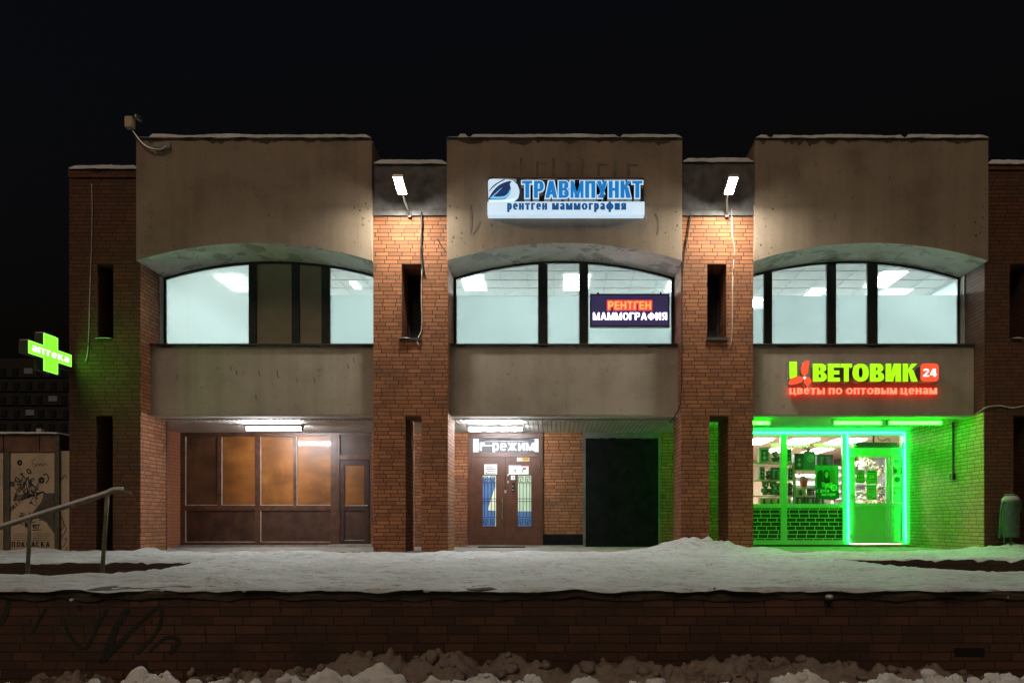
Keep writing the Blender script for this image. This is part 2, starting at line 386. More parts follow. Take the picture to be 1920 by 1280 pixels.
    if ch in 'Лл': w=.68; return [Rr(w-t,0,w,1),('Q',[(0,0),(t,0),(w*.25+t,1),(w*.25,1)]),Rr(w*.25+t,1-h,w-t,1)],w
    if ch=='а': w=.58; return [Rr(w-t,0,w,.68),A(w/2,.68,w/2,.32,0,165),A(w*.46,.29,w*.46,.29,-180,180,2.2)],w
    if ch in 'её':
        w=.62; g=[A(w/2,.5,w/2,.5,0,318),Rr(t*.7,.5-h*.42,w-.01,.5+h*.42)]
        if ch=='ё': g+=[Rr(w*.18,1.12,w*.18+t,1.12+h),Rr(w*.82-t,1.12,w*.82,1.12+h)]
        return g,w
    if ch=='2': w=.6; return [A(w/2,.68,w/2,.32,-8,170),('Q',[(0,h*.8),(t*1.25,h*.8),(w,.66),(w-t,.62)]),Rr(0,0,w,h)],w
    if ch=='4': w=.66; return [Rr(w*.55,0,w*.55+t,1),Rr(0,.2,w,.2+h),('Q',[(0,.2+h*.6),(t*.9,.2+h*.6),(w*.55+t*.4,1),(w*.55-t*.4,1)])],w
    if ch=='8': w=.6; return [A(w/2,.27,w/2,.27,-180,180),A(w/2,.745,w/2*.9,.255,-180,180)],w
    if ch=='!': w=.2; return [Rr(.1-t/2,.34,.1+t/2,1),Rr(.1-t/2,0,.1+t/2,h)],w
    return [Rr(0,0,.5,h)],.5
def glyph_into(mb,ch,ox,oz,sx,sz,y0,y1,t,h,front=0,side=0,grow=0,tf=None):
    pr,w=glyph(ch,t,h); k=0
    for p in pr:
        k+=1; e=k*.0006
        polys=[]
        if p[0]=='R': polys=[[(p[1],p[2]),(p[3],p[2]),(p[3],p[4]),(p[1],p[4])]]
        elif p[0]=='Q': polys=[p[1]]
        else:
            _,cx,cy,rx,ry,a0,a1,tt,hh,n=p; gx=grow/sx; gz=grow/sz; N=max(8,int((a1-a0)/14))
            def pt(a,x,y):
                c=math.cos(R(a));s_=math.sin(R(a))
                return (cx+x*math.copysign(abs(c)**(2/n),c),cy+y*math.copysign(abs(s_)**(2/n),s_))
            for i in range(N):
                a=a0+(a1-a0)*i/N;b=a0+(a1-a0)*(i+1)/N
                q=[pt(a,rx+gx,ry+gz),pt(b,rx+gx,ry+gz),pt(b,max(rx-tt-gx,.005),max(ry-hh-gz,.005)),pt(a,max(rx-tt-gx,.005),max(ry-hh-gz,.005))]
                mb.prism([(ox+x*sx,oz+z*sz) for x,z in q],y0-e,y1,front,side,tf)
            continue
        for q in polys:
            q=[(ox+x*sx,oz+z*sz) for x,z in q]
            if grow:
                mx=sum(a for a,_ in q)/len(q); mz=sum(b for _,b in q)/len(q)
                q=[(a+math.copysign(grow,a-mx),b+math.copysign(grow,b-mz)) for a,b in q]
            mb.prism(q,y0-e,y1,front,side,tf)
    return w*sx
def text_into(mb,s,x0,x1,z0,z1,y0,y1,t=.2,h=.17,gap=.12,front=0,side=0,grow=0,tf=None):
    ws=[glyph(c,t,h)[1] for c in s]; tot=sum(ws)+gap*(len(s)-1); sx=(x1-x0)/tot; x=x0
    for c,w in zip(s,ws):
        glyph_into(mb,c,x,z0,sx,z1-z0,y0,y1,t,h,front,side,grow,tf); x+=(w+gap)*sx

# ------------------------------------------------------------------ ground: snow terrace, pavement, street snow
XB=[(-8.27,-3.616),(-2.13,2.52),(3.96,8.57)]          # the three bays
XPIER=[(-9.68,-8.27),(-3.616,-2.13),(2.52,3.96),(8.57,10.15)]
YW,YG,YB,YS=.885,.38,2.95,3.245                       # window plane, parapet plane, ground back wall, shop front
def trench(x,y):
    d=0
    if -6.75<y<-4.1:                                   # ramp going down to the left
        k=max(0,min(1,(-4.9-x)/1.9)); d=max(d,.55*k*min(1,(y+6.75)/.5))
    if -6.2<y<-3.2:
        k=max(0,min(1,(x-4.55)/2.2)); d=max(d,.55*k*min(1,(y+6.2)/.5))
    return d
FOOT={}
random.seed(21)
for _ in range(1500):
    fx=random.uniform(-9,9); fy=random.uniform(-8.2,-.6); FOOT.setdefault((int(fx//.5),int(fy//.5)),[]).append((fx,fy,random.uniform(.10,.16),random.uniform(0,3.14),random.uniform(.015,.035)))
def foot(x,y):
    t=0; i=int(x//.5); j=int(y//.5)
    for a in(i-1,i,i+1):
        for b in(j-1,j,j+1):
            for fx,fy,l,an,d in FOOT.get((a,b),()):
                dx=x-fx;dy=y-fy;u=(dx*math.cos(an)+dy*math.sin(an))/l;v=(-dx*math.sin(an)+dy*math.cos(an))/(l*.5);q=u*u+v*v
                if q<4: t+=d*(-math.exp(-q*2)+.45*math.exp(-((q-1.4)**2)*2))
    return max(-.04,min(.03,t))
def terrace_z(x,y):
    n=fbm(x*.8,y*.8,1)*.03+fbm(x*3.5,y*3.5,5,3)*.018+foot(x,y)
    z=.012+n-trench(x,y)
    if y>-.25: z-=max(0,min(1,(y+.25+.35*fbm(x*1.2,0,9,3))/.35))*.09
    for mx,my,mr,mh in ((2.7,-.42,.85,.20),(3.4,-.30,.6,.10),(2.2,-.7,.9,.07),(9.0,-.5,1.3,.14),(9.9,-.35,.6,.12),(-8.05,-.05,.28,.12),(4.2,-.2,.35,.08),(-9.9,.1,1.2,.08)):
        q=((x-mx)/mr)**2+((y-my)/(mr*.55))**2
        if q<4: z+=mh*math.exp(-q*1.3)*(1+.5*fbm(x*5,y*5,3,3))
    return z
ys=[]; y=-8.42
while y<-.9: ys.append(y); y+=.045
while y<.55: ys.append(y); y+=.03
# fine rows at the steps into the ramps
for e in (-4.1,-3.2): ys+= [e-.012,e+.012]
ys=sorted(ys); xs=[-14+i*.055 for i in range(int(27.5/.055)+1)]
def terr(x,y):
    yy=y
    if y<-8.2: yy=y-.05*fbm(x*2.2,3,2,4)
    z=terrace_z(x,y)
    if y<-8.39: z=-.012+.03*fbm(x*3,1,4,3)
    elif y<-8.34: z=min(z,.03+.02*fbm(x*2,8,4,3))
    return Vector((x,yy,z))
def snow_mat(name,c,dirt,amt,streak):
    m,n,l,b=nt(name)
    a=tex(n,l,'Noise',1.1,detail=8,rough=.65); r0=ramp(n,l,a.outputs[0],[(.35,tuple(v*.78 for v in c)),(.62,c)])
    s_=tex(n,l,'Noise',5,detail=6,rough=.7,stretch=(.45,1.7,1)); r1=ramp(n,l,s_.outputs[0],[(.52,(0,0,0)),(.66,(amt,)*3)])
    k=mixc(n,l,r1.outputs[0],r0.outputs[0],dirt)
    f=tex(n,l,'Noise',26,detail=4,rough=.7,stretch=(.5,1.5,1)); r2=ramp(n,l,f.outputs[0],[(.60,(0,0,0)),(.68,(streak,)*3)])
    k=mixc(n,l,r2.outputs[0],k,tuple(v*.4 for v in dirt))
    l.new(k,b.inputs['Base Color']); b.inputs['Roughness'].default_value=.75
    b.inputs['Subsurface Weight'].default_value=0
    bump(n,l,b,f.outputs[0],.9,.03)
    return m
M_snow=snow_mat('trodden_snow',(.62,.67,.72),(.15,.13,.11),.55,.95)
M_snowc=snow_mat('clean_snow',(.78,.80,.83),(.40,.36,.32),.35,.2)
M_snowd=snow_mat('shaded_dirty_snow',(.26,.205,.17),(.07,.05,.04),.8,.4)  # sandy dirt and the wall's shadow both put into this colour
M_snowf=snow_mat('bank_snow',(.86,.88,.90),(.25,.22,.19),.5,.2)
tag(MB().grid(xs,ys,terr).build('terrace',M_snow,smoothed=True,recalc=False),kind='structure')
tag(MB().box(-9.6,10.1,-.1,3.3,-.04,.006).build('pavement',M_pave),kind='structure')
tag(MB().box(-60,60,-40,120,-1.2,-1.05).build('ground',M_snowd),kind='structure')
BR=[(0,-.62),(400,-.58),(560,-.52),(690,-.40),(760,-.42),(850,-.40),(960,-.46),(1090,-.53),(1160,-.47),(1280,-.46),(1400,-.44),(1510,-.43),(1600,-.49),(1720,-.58),(1920,-.62)]
FR=[(-100,-.52),(60,-.50),(180,-.47),(330,-.47),(450,-.53),(620,-.50),(690,-.40),(790,-.44),(840,-.52),(880,-.46),(1000,-.47),(1060,-.52),(1120,-.47),(1200,-.47),(1260,-.56),(1400,-.52),(1450,-.43),(1540,-.46),(1600,-.43),(1640,-.37),(1690,-.42),(1760,-.50),(1850,-.47),(1950,-.5)]
def vor(x,y,z): return noise.voronoi(Vector((x,y,z)))[0][0]
def lumps(x,y,s_):
    wx=x+.06*fbm(x*3,y*3,s_,2); wy=y+.06*fbm(x*3,y*3,s_+5,2)
    return fbm(x*1.9,y*1.9,2+s_,3)*.07+(.16 if s_ else .11)*(.45-vor(wx*4.2,wy*4.2,s_))+.07*(.45-vor(wx*10,wy*10,s_+2))+fbm(x*16,y*16,8+s_,4)*.03-abs(fbm(x*7,y*7,4+s_,4))*.045
def heap(x,y):
    a=lerp_list(BR,x*F/6.0+1040); g=math.exp(-((y+8.76)/.24)**2)
    return Vector((x,y,-.95+(a+.88)*g+lumps(x,y,0)*(.35+.8*g)))
def heap2(x,y):
    a=lerp_list(FR,x*F/5.15+1040)+.0; g=math.exp(-((y+9.75)/.30)**2)
    return Vector((x,y,-.95+(a+.95)*g+lumps(x,y,9)*(.3+.85*g)))
xs2=[-5.6+i*.024 for i in range(int(10.6/.024)+1)]
ys2=[-9.3+i*.024 for i in range(int(.94/.024)+1)]
def clods(mb,fn,n,yr,seed,r0,r1):
    random.seed(seed)
    for _ in range(n):
        x=random.uniform(-4.6,4.2); y=random.uniform(*yr); p=fn(x,y); rr=random.uniform(r0,r1)**1.0
        b=len(mb.v); mb.ball(p+Vector((0,0,rr*.3)),rr,6,0,(random.uniform(.8,1.5),random.uniform(.8,1.3),random.uniform(.6,1)))
        for i in range(b,len(mb.v)):
            v=mb.v[i]; k=1+.5*noise.noise(v*(1.1/rr)); mb.v[i]=p+(v-p)*k
    return mb
tag(clods(MB().grid(xs2,ys2,heap),heap,170,(-9.0,-8.55),41,.015,.06).build('shaded_dirty_bank',M_snowd,smoothed=True,recalc=False),kind='stuff')  # back ridge, toned down for the wall's shadow as well as dirt
ys2=[-11+i*.022 for i in range(int(1.75/.022)+1)]
tag(clods(MB().grid(xs2,ys2,heap2),heap2,260,(-10.1,-9.5),43,.012,.05).build('snow_bank',M_snowf,smoothed=True,recalc=False),kind='stuff')

M_rampw=brick('dark_ramp_brick',(.05,.025,.015),(.035,.018,.011),(.015,.009,.006),samt=.7)  # ramp brick in a darker tone than the terrace brick
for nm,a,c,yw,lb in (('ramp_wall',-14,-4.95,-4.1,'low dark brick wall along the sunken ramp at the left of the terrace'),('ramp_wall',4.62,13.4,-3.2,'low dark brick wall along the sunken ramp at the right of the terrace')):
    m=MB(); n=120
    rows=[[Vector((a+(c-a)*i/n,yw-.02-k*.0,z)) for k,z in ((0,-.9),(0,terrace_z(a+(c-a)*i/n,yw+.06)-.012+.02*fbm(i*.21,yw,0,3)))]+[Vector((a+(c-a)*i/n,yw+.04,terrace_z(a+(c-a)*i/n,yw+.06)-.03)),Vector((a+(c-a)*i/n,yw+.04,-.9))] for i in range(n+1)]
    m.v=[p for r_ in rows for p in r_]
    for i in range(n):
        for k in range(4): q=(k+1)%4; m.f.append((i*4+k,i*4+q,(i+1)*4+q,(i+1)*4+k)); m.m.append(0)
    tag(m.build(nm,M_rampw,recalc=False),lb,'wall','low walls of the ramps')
# ------------------------------------------------------------------ retaining wall of the terrace
rw=thing('retaining_wall',(0,-8.3,-1.05),'long dark brick retaining wall under the snowy terrace with mossy coping and black graffiti','wall')
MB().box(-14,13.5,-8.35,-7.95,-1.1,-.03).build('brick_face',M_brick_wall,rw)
mb=MB()
def cop(x,k):
    z0=-.085+.045*fbm(x*2.6,2,3,5); z1=-.005+.02*fbm(x*2.5,6,3,3); yy=-8.366+.012*fbm(x*3,9,1,3)
    return [Vector((x,-7.95,z0)),Vector((x,yy,z0)),Vector((x,yy-.012,(z0+z1)/2)),Vector((x,yy,z1)),Vector((x,-7.95,z1))][k]
N=430; b=0
rows=[[cop(-14+27.5*i/N,k) for k in range(5)] for i in range(N+1)]
mb.v=[p for r_ in rows for p in r_]
for i in range(N):
    for k in range(4): mb.f.append((i*5+k,i*5+k+1,(i+1)*5+k+1,(i+1)*5+k)); mb.m.append(0)
mb.build('coping',M_moss,rw,recalc=False)
g=MB(); yg=-8.354
for st,w in (([(230,1150),(205,1200),(190,1240),(215,1215),(258,1170),(300,1135),(300,1170),(280,1200),(255,1225)],11),([(120,1160),(130,1190),(160,1215),(185,1165),(200,1140)],9),([(240,1140),(215,1180),(208,1220)],13),([(280,1220),(310,1195),(335,1200),(318,1225)],9),([(20,1110),(10,1150),(0,1170)],11),([(85,1140),(60,1185)],8)):
    g.ribbon(st,w,yg)
g.build('graffiti',plain('graffiti_black',(.016,.015,.012),.7,var=.4),rw,recalc=False)
MB().pbox(1790,1214,1846,1230,-8.356,.05).build('vent_hole',plain('hole_black',(.004,.004,.004),.9),rw)  # flat near-black plate drawn for the hole
mb=MB()
for px,py,w in ((1555,1118,16),(800,1107,14),(305,1106,9),(458,1108,8),(1890,1119,4),(1340,1102,7),(135,1124,10)):
    c=P(px,py,-8.42); r=w*.5*6.4/F
    mb.ball(c,r,6,0,(1,.8,.55))
mb.build('snow_patch',M_snowc,rw,smoothed=True)

# ------------------------------------------------------------------ the building
bl=thing('commercial_building',(0,0,0),'two storey brick building with three plastered arched bays and lit upper windows','building')
ZS,ZN0,ZN1=2.71,4.24,5.73
def pier(i,slot,niche,ztop,mat,band):
    x0,x1=XPIER[i]; s0,s1=slot; n0,n1=niche; m=MB(); d=.95
    m.box(x0,s0,0,d,-.1,ZS); m.box(s1,x1,0,d,-.1,ZS); m.box(x0,x1,0,d,ZS,ZN0)
    m.box(x0,n0,0,d,ZN0,ZN1); m.box(n1,x1,0,d,ZN0,ZN1); m.box(x0,x1,0,d,ZN1,band)
    pr=m.build('brick_pier',mat,bl)
    MB().box(x0,x1,-.03,d,band,ztop).build('header_band',M_darkband if i in(1,2) else M_brick_dark,pr)
    w=MB(); w.box(n0,n1,.72,.78,ZN0,ZN1)
    fr=w.build('narrow_window',plain('dark_niche',(.012,.012,.014),.35),pr)
    k=MB(); f=.05; k.box(n0,n0+f,.68,.718,ZN0,ZN1); k.box(n1-f,n1,.68,.718,ZN0,ZN1); k.box(n0+f,n1-f,.68,.718,ZN0,ZN0+f); k.box(n0+f,n1-f,.68,.718,ZN1-f,ZN1); k.box(n0+f,n1-f,.685,.715,ZN0+.95,ZN0+1.0)
    k.build('frame',M_frame,fr)
    return pr
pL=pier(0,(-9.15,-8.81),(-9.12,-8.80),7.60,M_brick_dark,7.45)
pA=pier(1,(X(760),X(790)),(X(753),X(790)),7.70,M_brick,6.69)
pB=pier(2,(X(1330),X(1366)),(X(1326),X(1362)),7.74,M_brick,6.69)
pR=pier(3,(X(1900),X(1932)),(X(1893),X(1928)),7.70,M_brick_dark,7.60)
# dirty sills with a little snow in the niches
def snow_strip(name,x0,x1,y0,y1,z,h,parent,seed,mat=None,gaps=()):
    n=max(6,int((x1-x0)/.05)); rows=[]
    for i in range(n+1):
        x=x0+(x1-x0)*i/n; hh=h*(.85+.22*fbm(x*1.3,seed,0,3)+.12*fbm(x*9,seed,0,2)); e=min(1,i/2,(n-i)/2); hh*=.3+.7*e
        for g0,g1 in gaps:
            if g0<x<g1: hh*=.12
        hh=max(hh,.008); o=.025*fbm(x*3,seed+4,0,3)
        rows.append([Vector((x,y0-.015+o,z-.02*max(0,fbm(x*5,seed+9,0,2)))),Vector((x,y0-.02+o,z+hh*.55)),Vector((x,y0+.03,z+hh)),Vector((x,(y0+y1)/2,z+hh*1.05)),Vector((x,y1,z))])
    m=MB(); m.v=[p for r_ in rows for p in r_]
    for i in range(n):
        for k in range(4): m.f.append((i*5+k,i*5+k+1,(i+1)*5+k+1,(i+1)*5+k)); m.m.append(0)
    m.face([p for p in rows[0]]); m.face([p for p in rows[-1]][::-1])
    return m.build(name,mat or M_snowc,parent,smoothed=True,recalc=False)
for i,pr,zt in ((0,pL,7.60),(1,pA,7.70),(2,pB,7.74),(3,pR,7.70)):
    snow_strip('roof_snow',XPIER[i][0]+.03,XPIER[i][1]-.01,-.05,.7,zt,.11,pr,i*3+1)
for pr,a,b_ in ((pL,X(182),X(211)),(pA,X(748),X(770)),(pR,X(1895),X(1915))):
    snow_strip('sill_snow',a,b_,-.04,.25,ZN0,.035,pr,a)
MB().box(X(1324),X(1364),-.04,.3,ZN0-.03,ZN0+.025).build('sill',M_flash,pB)
MB().box(X(749),X(791),-.035,.3,ZN0-.03,ZN0+.018).build('sill',M_flash,pA)
# added dark sheets standing in for the shade behind the outer slots
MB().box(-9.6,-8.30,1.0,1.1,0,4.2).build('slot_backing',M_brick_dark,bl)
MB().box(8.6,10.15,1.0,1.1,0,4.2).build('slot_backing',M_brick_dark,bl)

def zarc(x,x0,x1,zs=5.755,zp=6.105):
    c=(x0+x1)/2; a=(x1-x0)/2; s=zp-zs; r=(a*a+s*s)/(2*s); return zp-r+math.sqrt(max(0,r*r-(x-c)**2))
NA=28
for i,(x0,x1) in enumerate(XB):
    ztop=(8.145,8.15,8.14)[i]
    m=MB(); pts=[(x0+(x1-x0)*k/NA,zarc(x0+(x1-x0)*k/NA,x0,x1)) for k in range(NA+1)]
    b=0
    for (a,za),(c,zc) in zip(pts,pts[1:]):        # front, soffit, back, top as strips
        m.face([(a,-.13,za),(c,-.13,zc),(c,-.13,ztop),(a,-.13,ztop)],0)
        m.face([(a,-.13,za),(a,.95,za),(c,.95,zc),(c,-.13,zc)],1)
        m.face([(a,.95,za),(a,.95,ztop),(c,.95,ztop),(c,.95,zc)],0)
        m.face([(a,-.13,ztop),(c,-.13,ztop),(c,.95,ztop),(a,.95,ztop)],0)
    m.face([(x0,-.13,pts[0][1]),(x0,-.13,ztop),(x0,.95,ztop),(x0,.95,pts[0][1])],0)
    m.face([(x1,-.13,pts[0][1]),(x1,.95,pts[0][1]),(x1,.95,ztop),(x1,-.13,ztop)],0)
    fp=m.build('arched_fascia',[M_panel,M_arch],bl,recalc=False)
    MB().box(x0-.01,x1+.01,-.15,.95,ztop,ztop+.025).build('cap_flashing',M_flash,fp)
    gaps={0:[(x0-.1,x0+.28)],1:[(-2.13,-1.86),(-1.72,-1.64),(1.24,1.33)],2:[(4.22,4.30),(6.85,6.95)]}[i]
    snow_strip('roof_snow',x0+.02,x1-.02,-.15,.8,ztop+.025,.095,fp,20+i*5,gaps=gaps)
    # parapet below the window, with its dark flashing
    pp=MB().box(x0,x1,YG,.80,2.78,4.20).build('parapet',M_parapet,bl)
    MB().box(x0,x1,YG-.065,YW-.03,4.20,4.225).build('sill_flashing',M_flash,pp)
    MB().box(x0+.002,x1-.002,YG+.01,.80,2.755,2.78).build('soffit_lip',M_lip,pp)
# plaster strips at the ends of the window reveals
for xa,xb in ((XB[0][0],XB[0][0]+.02),(XB[2][1]-.02,XB[2][1])):
    m=MB(); zz=4.23
    while zz<5.7:
        o=.03*noise.noise((zz*9,xa,0)); m.box(xa,xb,.70+o,.86,zz,zz+.05); zz+=.05
    m.build('plaster_strip',M_lip,bl)

def window(i,mull,panes):
    x0,x1=XB[i]; zb=4.30; root=None
    m=MB(); fw=.045
    n=30
    for k in range(n):
        a=x0+(x1-x0)*k/n;c=x0+(x1-x0)*(k+1)/n;za=zarc(a,x0,x1)-.005;zc=zarc(c,x0,x1)-.005
        m.prism([(a,za-fw),(c,zc-fw),(c,zc),(a,za)],YW,YW+.08)
    m.box(x0,x0+fw,YW,YW+.08,zb,zarc(x0,x0,x1)-fw); m.box(x1-fw,x1,YW,YW+.08,zb,zarc(x1,x0,x1)-fw)
    root=m.build('arched_window',M_frame,bl)
    MB().box(x0,x1,YW-.02,YW+.08,zb-.075,zb+.03).build('bottom_rail',M_white,root)
    for a,c in mull:
        xa,xc=X(a,YW),X(c,YW); MB().box(xa,xc,YW-.01,YW+.09,zb+.03,min(zarc(xa,x0,x1),zarc(xc,x0,x1))-.02).build('mullion',M_frame,root)
    for a,c,kind,ft in panes:
        xa,xc=max(X(a,YW),x0+fw),min(X(c,YW),x1-fw)
        def poly(zlo,zhi=None):
            q=[(xa,zlo),(xc,zlo)]
            for k in range(9):
                x=xc+(xa-xc)*k/8; z=zarc(x,x0,x1)-fw
                q.append((x,z if zhi is None else min(z,zhi)))
            return q
        if kind=='board':
            pn=MB().prism(poly(zb+.03),YW+.03,YW+.05).build('pane',M_boardpane,root)
            continue
        pn=MB().prism(poly(zb+.03),YW+.03,YW+.038).build('pane',M_glass,root)
        zt=None if ft is None else Z(ft,YW+.05)
        MB().prism(poly(zb+.03,zt),YW+.05,YW+.053).build('frosted_film',M_film2 if kind=='blur' else M_film,pn)
        sf=.014
        m=MB(); m.box(xa,xa+sf,YW+.005,YW+.028,zb+.03,zarc(xa,x0,x1)-fw); m.box(xc-sf,xc,YW+.005,YW+.028,zb+.03,zarc(xc,x0,x1)-fw); m.box(xa+sf,xc-sf,YW+.005,YW+.028,zb+.03,zb+.045)
        m.build('sash_edge',M_white,pn)
    return root
M_boardpane=plain('brown_board_pane',(.33,.28,.21),.25,var=.12,scale=2,coat=.4)
window(0,[(467,480),(547,561),(603,618)],[(300,467,'blur',None),(480,547,'board',None),(561,603,'board',None),(618,720,'film',553)])
window(1,[(1010,1026),(1087,1102)],[(840,1010,'film',555),(1026,1087,'film',556),(1102,1280,'film',556)])
window(2,[(1433,1447),(1551,1567),(1627,1645)],[(1380,1433,'film',580),(1447,1551,'film',554),(1567,1627,'film',553),(1645,1830,'film',553)])

# rooms behind the upper windows
ZC=6.16
for i,(x0,x1) in enumerate(XB):
    m=MB(); a,c,y0,y1=x0-.6,x1+.6,.97,6.2
    m.face([(a,y0,4.1),(c,y0,4.1),(c,y1,4.1),(a,y1,4.1)],2); m.face([(a,y1,4.1),(c,y1,4.1),(c,y1,ZC),(a,y1,ZC)],0)
    m.face([(a,y0,4.1),(a,y1,4.1),(a,y1,ZC),(a,y0,ZC)],0); m.face([(c,y0,4.1),(c,y1,4.1),(c,y1,ZC),(c,y0,ZC)],0)
    m.face([(a,y0,ZC),(c,y0,ZC),(c,y1,ZC),(a,y1,ZC)],1)
    rm=m.build('office_room',[M_room,M_ceil,M_grey],bl,recalc=False)
    g=MB()
    for k in range(12):
        yy=1.05+k*.6; 
        if yy<6.1: g.box(a+.02,c-.02,yy,yy+.02,ZC-.012,ZC-.004)
    xx=a+.3
    while xx<c: g.box(xx,xx+.02,1.0,6.1,ZC-.02,ZC-.0125); xx+=.6
    g.build('ceiling_grid',plain('ceiling_grid_metal',(.62,.66,.66),.6),rm)
# back and top of the building
m=MB(); m.box(-9.68,10.15,.95,13,7.2,7.45); m.box(-9.68,-9.45,.95,13,-.1,7.2); m.box(9.9,10.15,.95,13,-.1,7.2); m.box(-9.45,9.9,12.7,13,-.1,7.2)
m.build('roof',M_darkband,bl)
m=MB(); m.box(-9.4,9.85,.96,12.7,2.90,4.05); m.build('floor_slab',M_grey,bl)

# ceilings over the covered ground floor passage
m=MB(); xx=-8.96; zc=2.735
while xx<3.35:
    m.solid([(xx,.81,zc),(xx+.085,.81,zc),(xx+.1,.81,zc+.018),(xx,YB,zc),(xx+.085,YB,zc),(xx+.1,YB,zc+.018)],[(0,1,4,3),(1,2,5,4)]); m.box(xx+.085,xx+.1,.81,YB,zc+.018,zc+.02); xx+=.1
m.build('ribbed_ceiling',M_rib,bl,recalc=False)
MB().box(-9.4,3.35,.80,YB+.4,2.80,2.89).build('ceiling_slab',M_grey,bl)
MB().box(3.35,8.62,.80,YS+.1,2.86,2.90).build('painted_ceiling',plain('old_whitewash',(.42,.42,.40),.9,var=.2,scale=3),bl)
# ground floor back and side walls
MB().box(-9.06,-8.96,.95,YB+.1,0,2.8).build('side_wall',M_brick_painted,bl)
MB().box(8.57,8.72,.95,YS+.3,0,2.90).build('side_wall',M_brick_shop,bl)
MB().box(-8.272,-8.257,.004,.95,0,4.2).build('lit_pier_side',M_brick,bl)  # added brick skin, lit tone against the pier's shade-toned front
MB().box(-8.272,-8.259,.004,.70,4.2,5.75).build('lit_pier_side',M_brick,bl)
MB().box(8.555,8.572,.0,.95,0,2.78).build('shop_lit_pier_side',M_brick_shop,bl)  # added skin that carries the lit brick tone onto the pier
for a,c,y_,z_ in ((X(697,YB),X(877,YB),0,0),(X(1018,YB),X(1093,YB),.03,.30),(X(1238,YB),4.42,0,0),(-8.96,X(336,YB),0,0)):
    MB().box(a,c,YB+y_,YB+.25,z_,2.87).build('back_wall',M_brick,bl)
MB().box(4.42,4.52,YB,YS+.3,0,2.88).build('side_wall',M_brick_shop,bl)
pl=MB().box(X(1018,YB),X(1093,YB),YB+.0,YB+.25,.0,.30).build('black_plinth',M_black,bl)

# boarded shopfront on the left
sf=MB()
y=YB; Y0=Y=y
for a,c in ((338,347),(620,632)): sf.pbox(a,811,c,1026,y,.09)
sf.pbox(478,811,488,1026,y+.004,.085)
sf.pbox(347,811,620,818,y+.002,.08); sf.pbox(347,1016,620,1026,y+.002,.08); sf.pbox(347,947,478,957,y+.002,.08); sf.pbox(488,947,620,957,y+.002,.08)
for a,c in ((407,415),(550,556)): sf.pbox(a,818,c,947,y+.003,.08)
sfo=sf.build('storefront',M_brownframe,bl,bevel=.004)
def amber(name,dark,mid,hi):
    m,n,l,b=nt(name)
    t=tex(n,l,'Noise',1.5,detail=6,stretch=(.5,1,1.8)); r=ramp(n,l,t.outputs[0],[(.3,dark),(.55,mid),(.8,hi)])
    s_=tex(n,l,'Noise',2.2,detail=8,rough=.7,stretch=(1,1,.4)); r2=ramp(n,l,s_.outputs[0],[(.5,(0,0,0)),(.75,(.6,.6,.6))])
    w=tex(n,l,'Wave',1.1,stretch=(.25,1,2.2)); w.inputs['Distortion'].default_value=5; w.inputs['Detail'].default_value=3
    k=mixc(n,l,r2.outputs[0],r.outputs[0],tuple(v*1.5 for v in hi)); k=mixc(n,l,.22,k,w.outputs[0],'OVERLAY')
    l.new(k,b.inputs['Base Color']); b.inputs['Roughness'].default_value=.42; b.inputs['Coat Weight'].default_value=.7; b.inputs['Coat Roughness'].default_value=.06
    return m
M_amber=amber('amber_papered_glass',(.18,.063,.014),(.24,.086,.018),(.31,.125,.03))
M_amberd=amber('dim_amber_glass',(.045,.020,.009),(.07,.03,.012),(.11,.055,.026))
for a,c,mt in ((347,407,M_amberd),(415,478,M_amber),(488,550,M_amber),(556,620,M_amber)):
    MB().pbox(a,818,c,947,y+.045,.02).build('pane',mt,sfo)
for a,c in ((347,478),(488,620)): MB().pbox(a,957,c,1016,y+.03,.03).build('lower_panel',M_darkpanel,sfo)
m=MB()
for a,c,t_,b_ in ((347,407,818,947),(415,478,818,947),(488,550,818,947),(556,620,818,947),(347,478,957,1016),(488,620,957,1016)):
    m.pbox(a,t_,a+1.3,b_,y+.006,.03); m.pbox(a+1.3,b_-1.3,c,b_,y+.006,.03)
m.build('glazing_bead',plain('worn_bead',(.42,.34,.27),.5,var=.3),sfo)
# brown door with its toplight
dr=MB(); dr.pbox(632,811,637,1022,y+.005,.08); dr.pbox(693,811,698,1022,y+.005,.08); dr.pbox(637,852,693,861,y+.005,.08); dr.pbox(637,811,693,815,y+.005,.08)
dro=dr.build('brown_door',M_brownframe,bl,bevel=.003)
MB().pbox(637,815,693,852,y+.04,.03).build('toplight',M_darkpanel,dro)
lf=MB(); lf.pbox(638,862,646,1021,y-.005,.06); lf.pbox(683,862,692,1021,y-.005,.06); lf.pbox(646,862,683,872,y-.005,.06); lf.pbox(646,947,683,957,y-.005,.06); lf.pbox(646,1012,683,1021,y-.005,.06)
lfo=lf.build('door_leaf',plain('dark_brown_leaf',(.045,.022,.016),.4,var=.2),dro,bevel=.003)
MB().pbox(646,872,683,947,y+.02,.02).build('pane',M_amber,lfo); MB().pbox(646,957,683,1012,y+.02,.02).build('lower_panel',M_darkpanel,lfo)
m=MB(); m.pbox(646,946.6,683,948,y-.012,.01); m.pbox(646,1011.5,683,1012.6,y-.012,.01); m.build('glazing_bead',plain('worn_bead_b',(.42,.34,.27),.5),lfo)
m=MB(); c=P(686,947,y-.03); m.tube([c+Vector((.03,0,0)),c,c+Vector((-.1,-.02,0))],.011); m.tube([P(688,947,y-.008),P(688,947,y-.035)],.016); m.build('handle',M_steel,lfo)
m=MB()
for py in (875,916,1011): m.tube([P(635.5,py-3,y-.02),P(635.5,py+3,y-.02)],.02); m.pbox(635,py-2,641,py+2,y-.018,.012)
m.build('hinge',M_brownframe,dro)
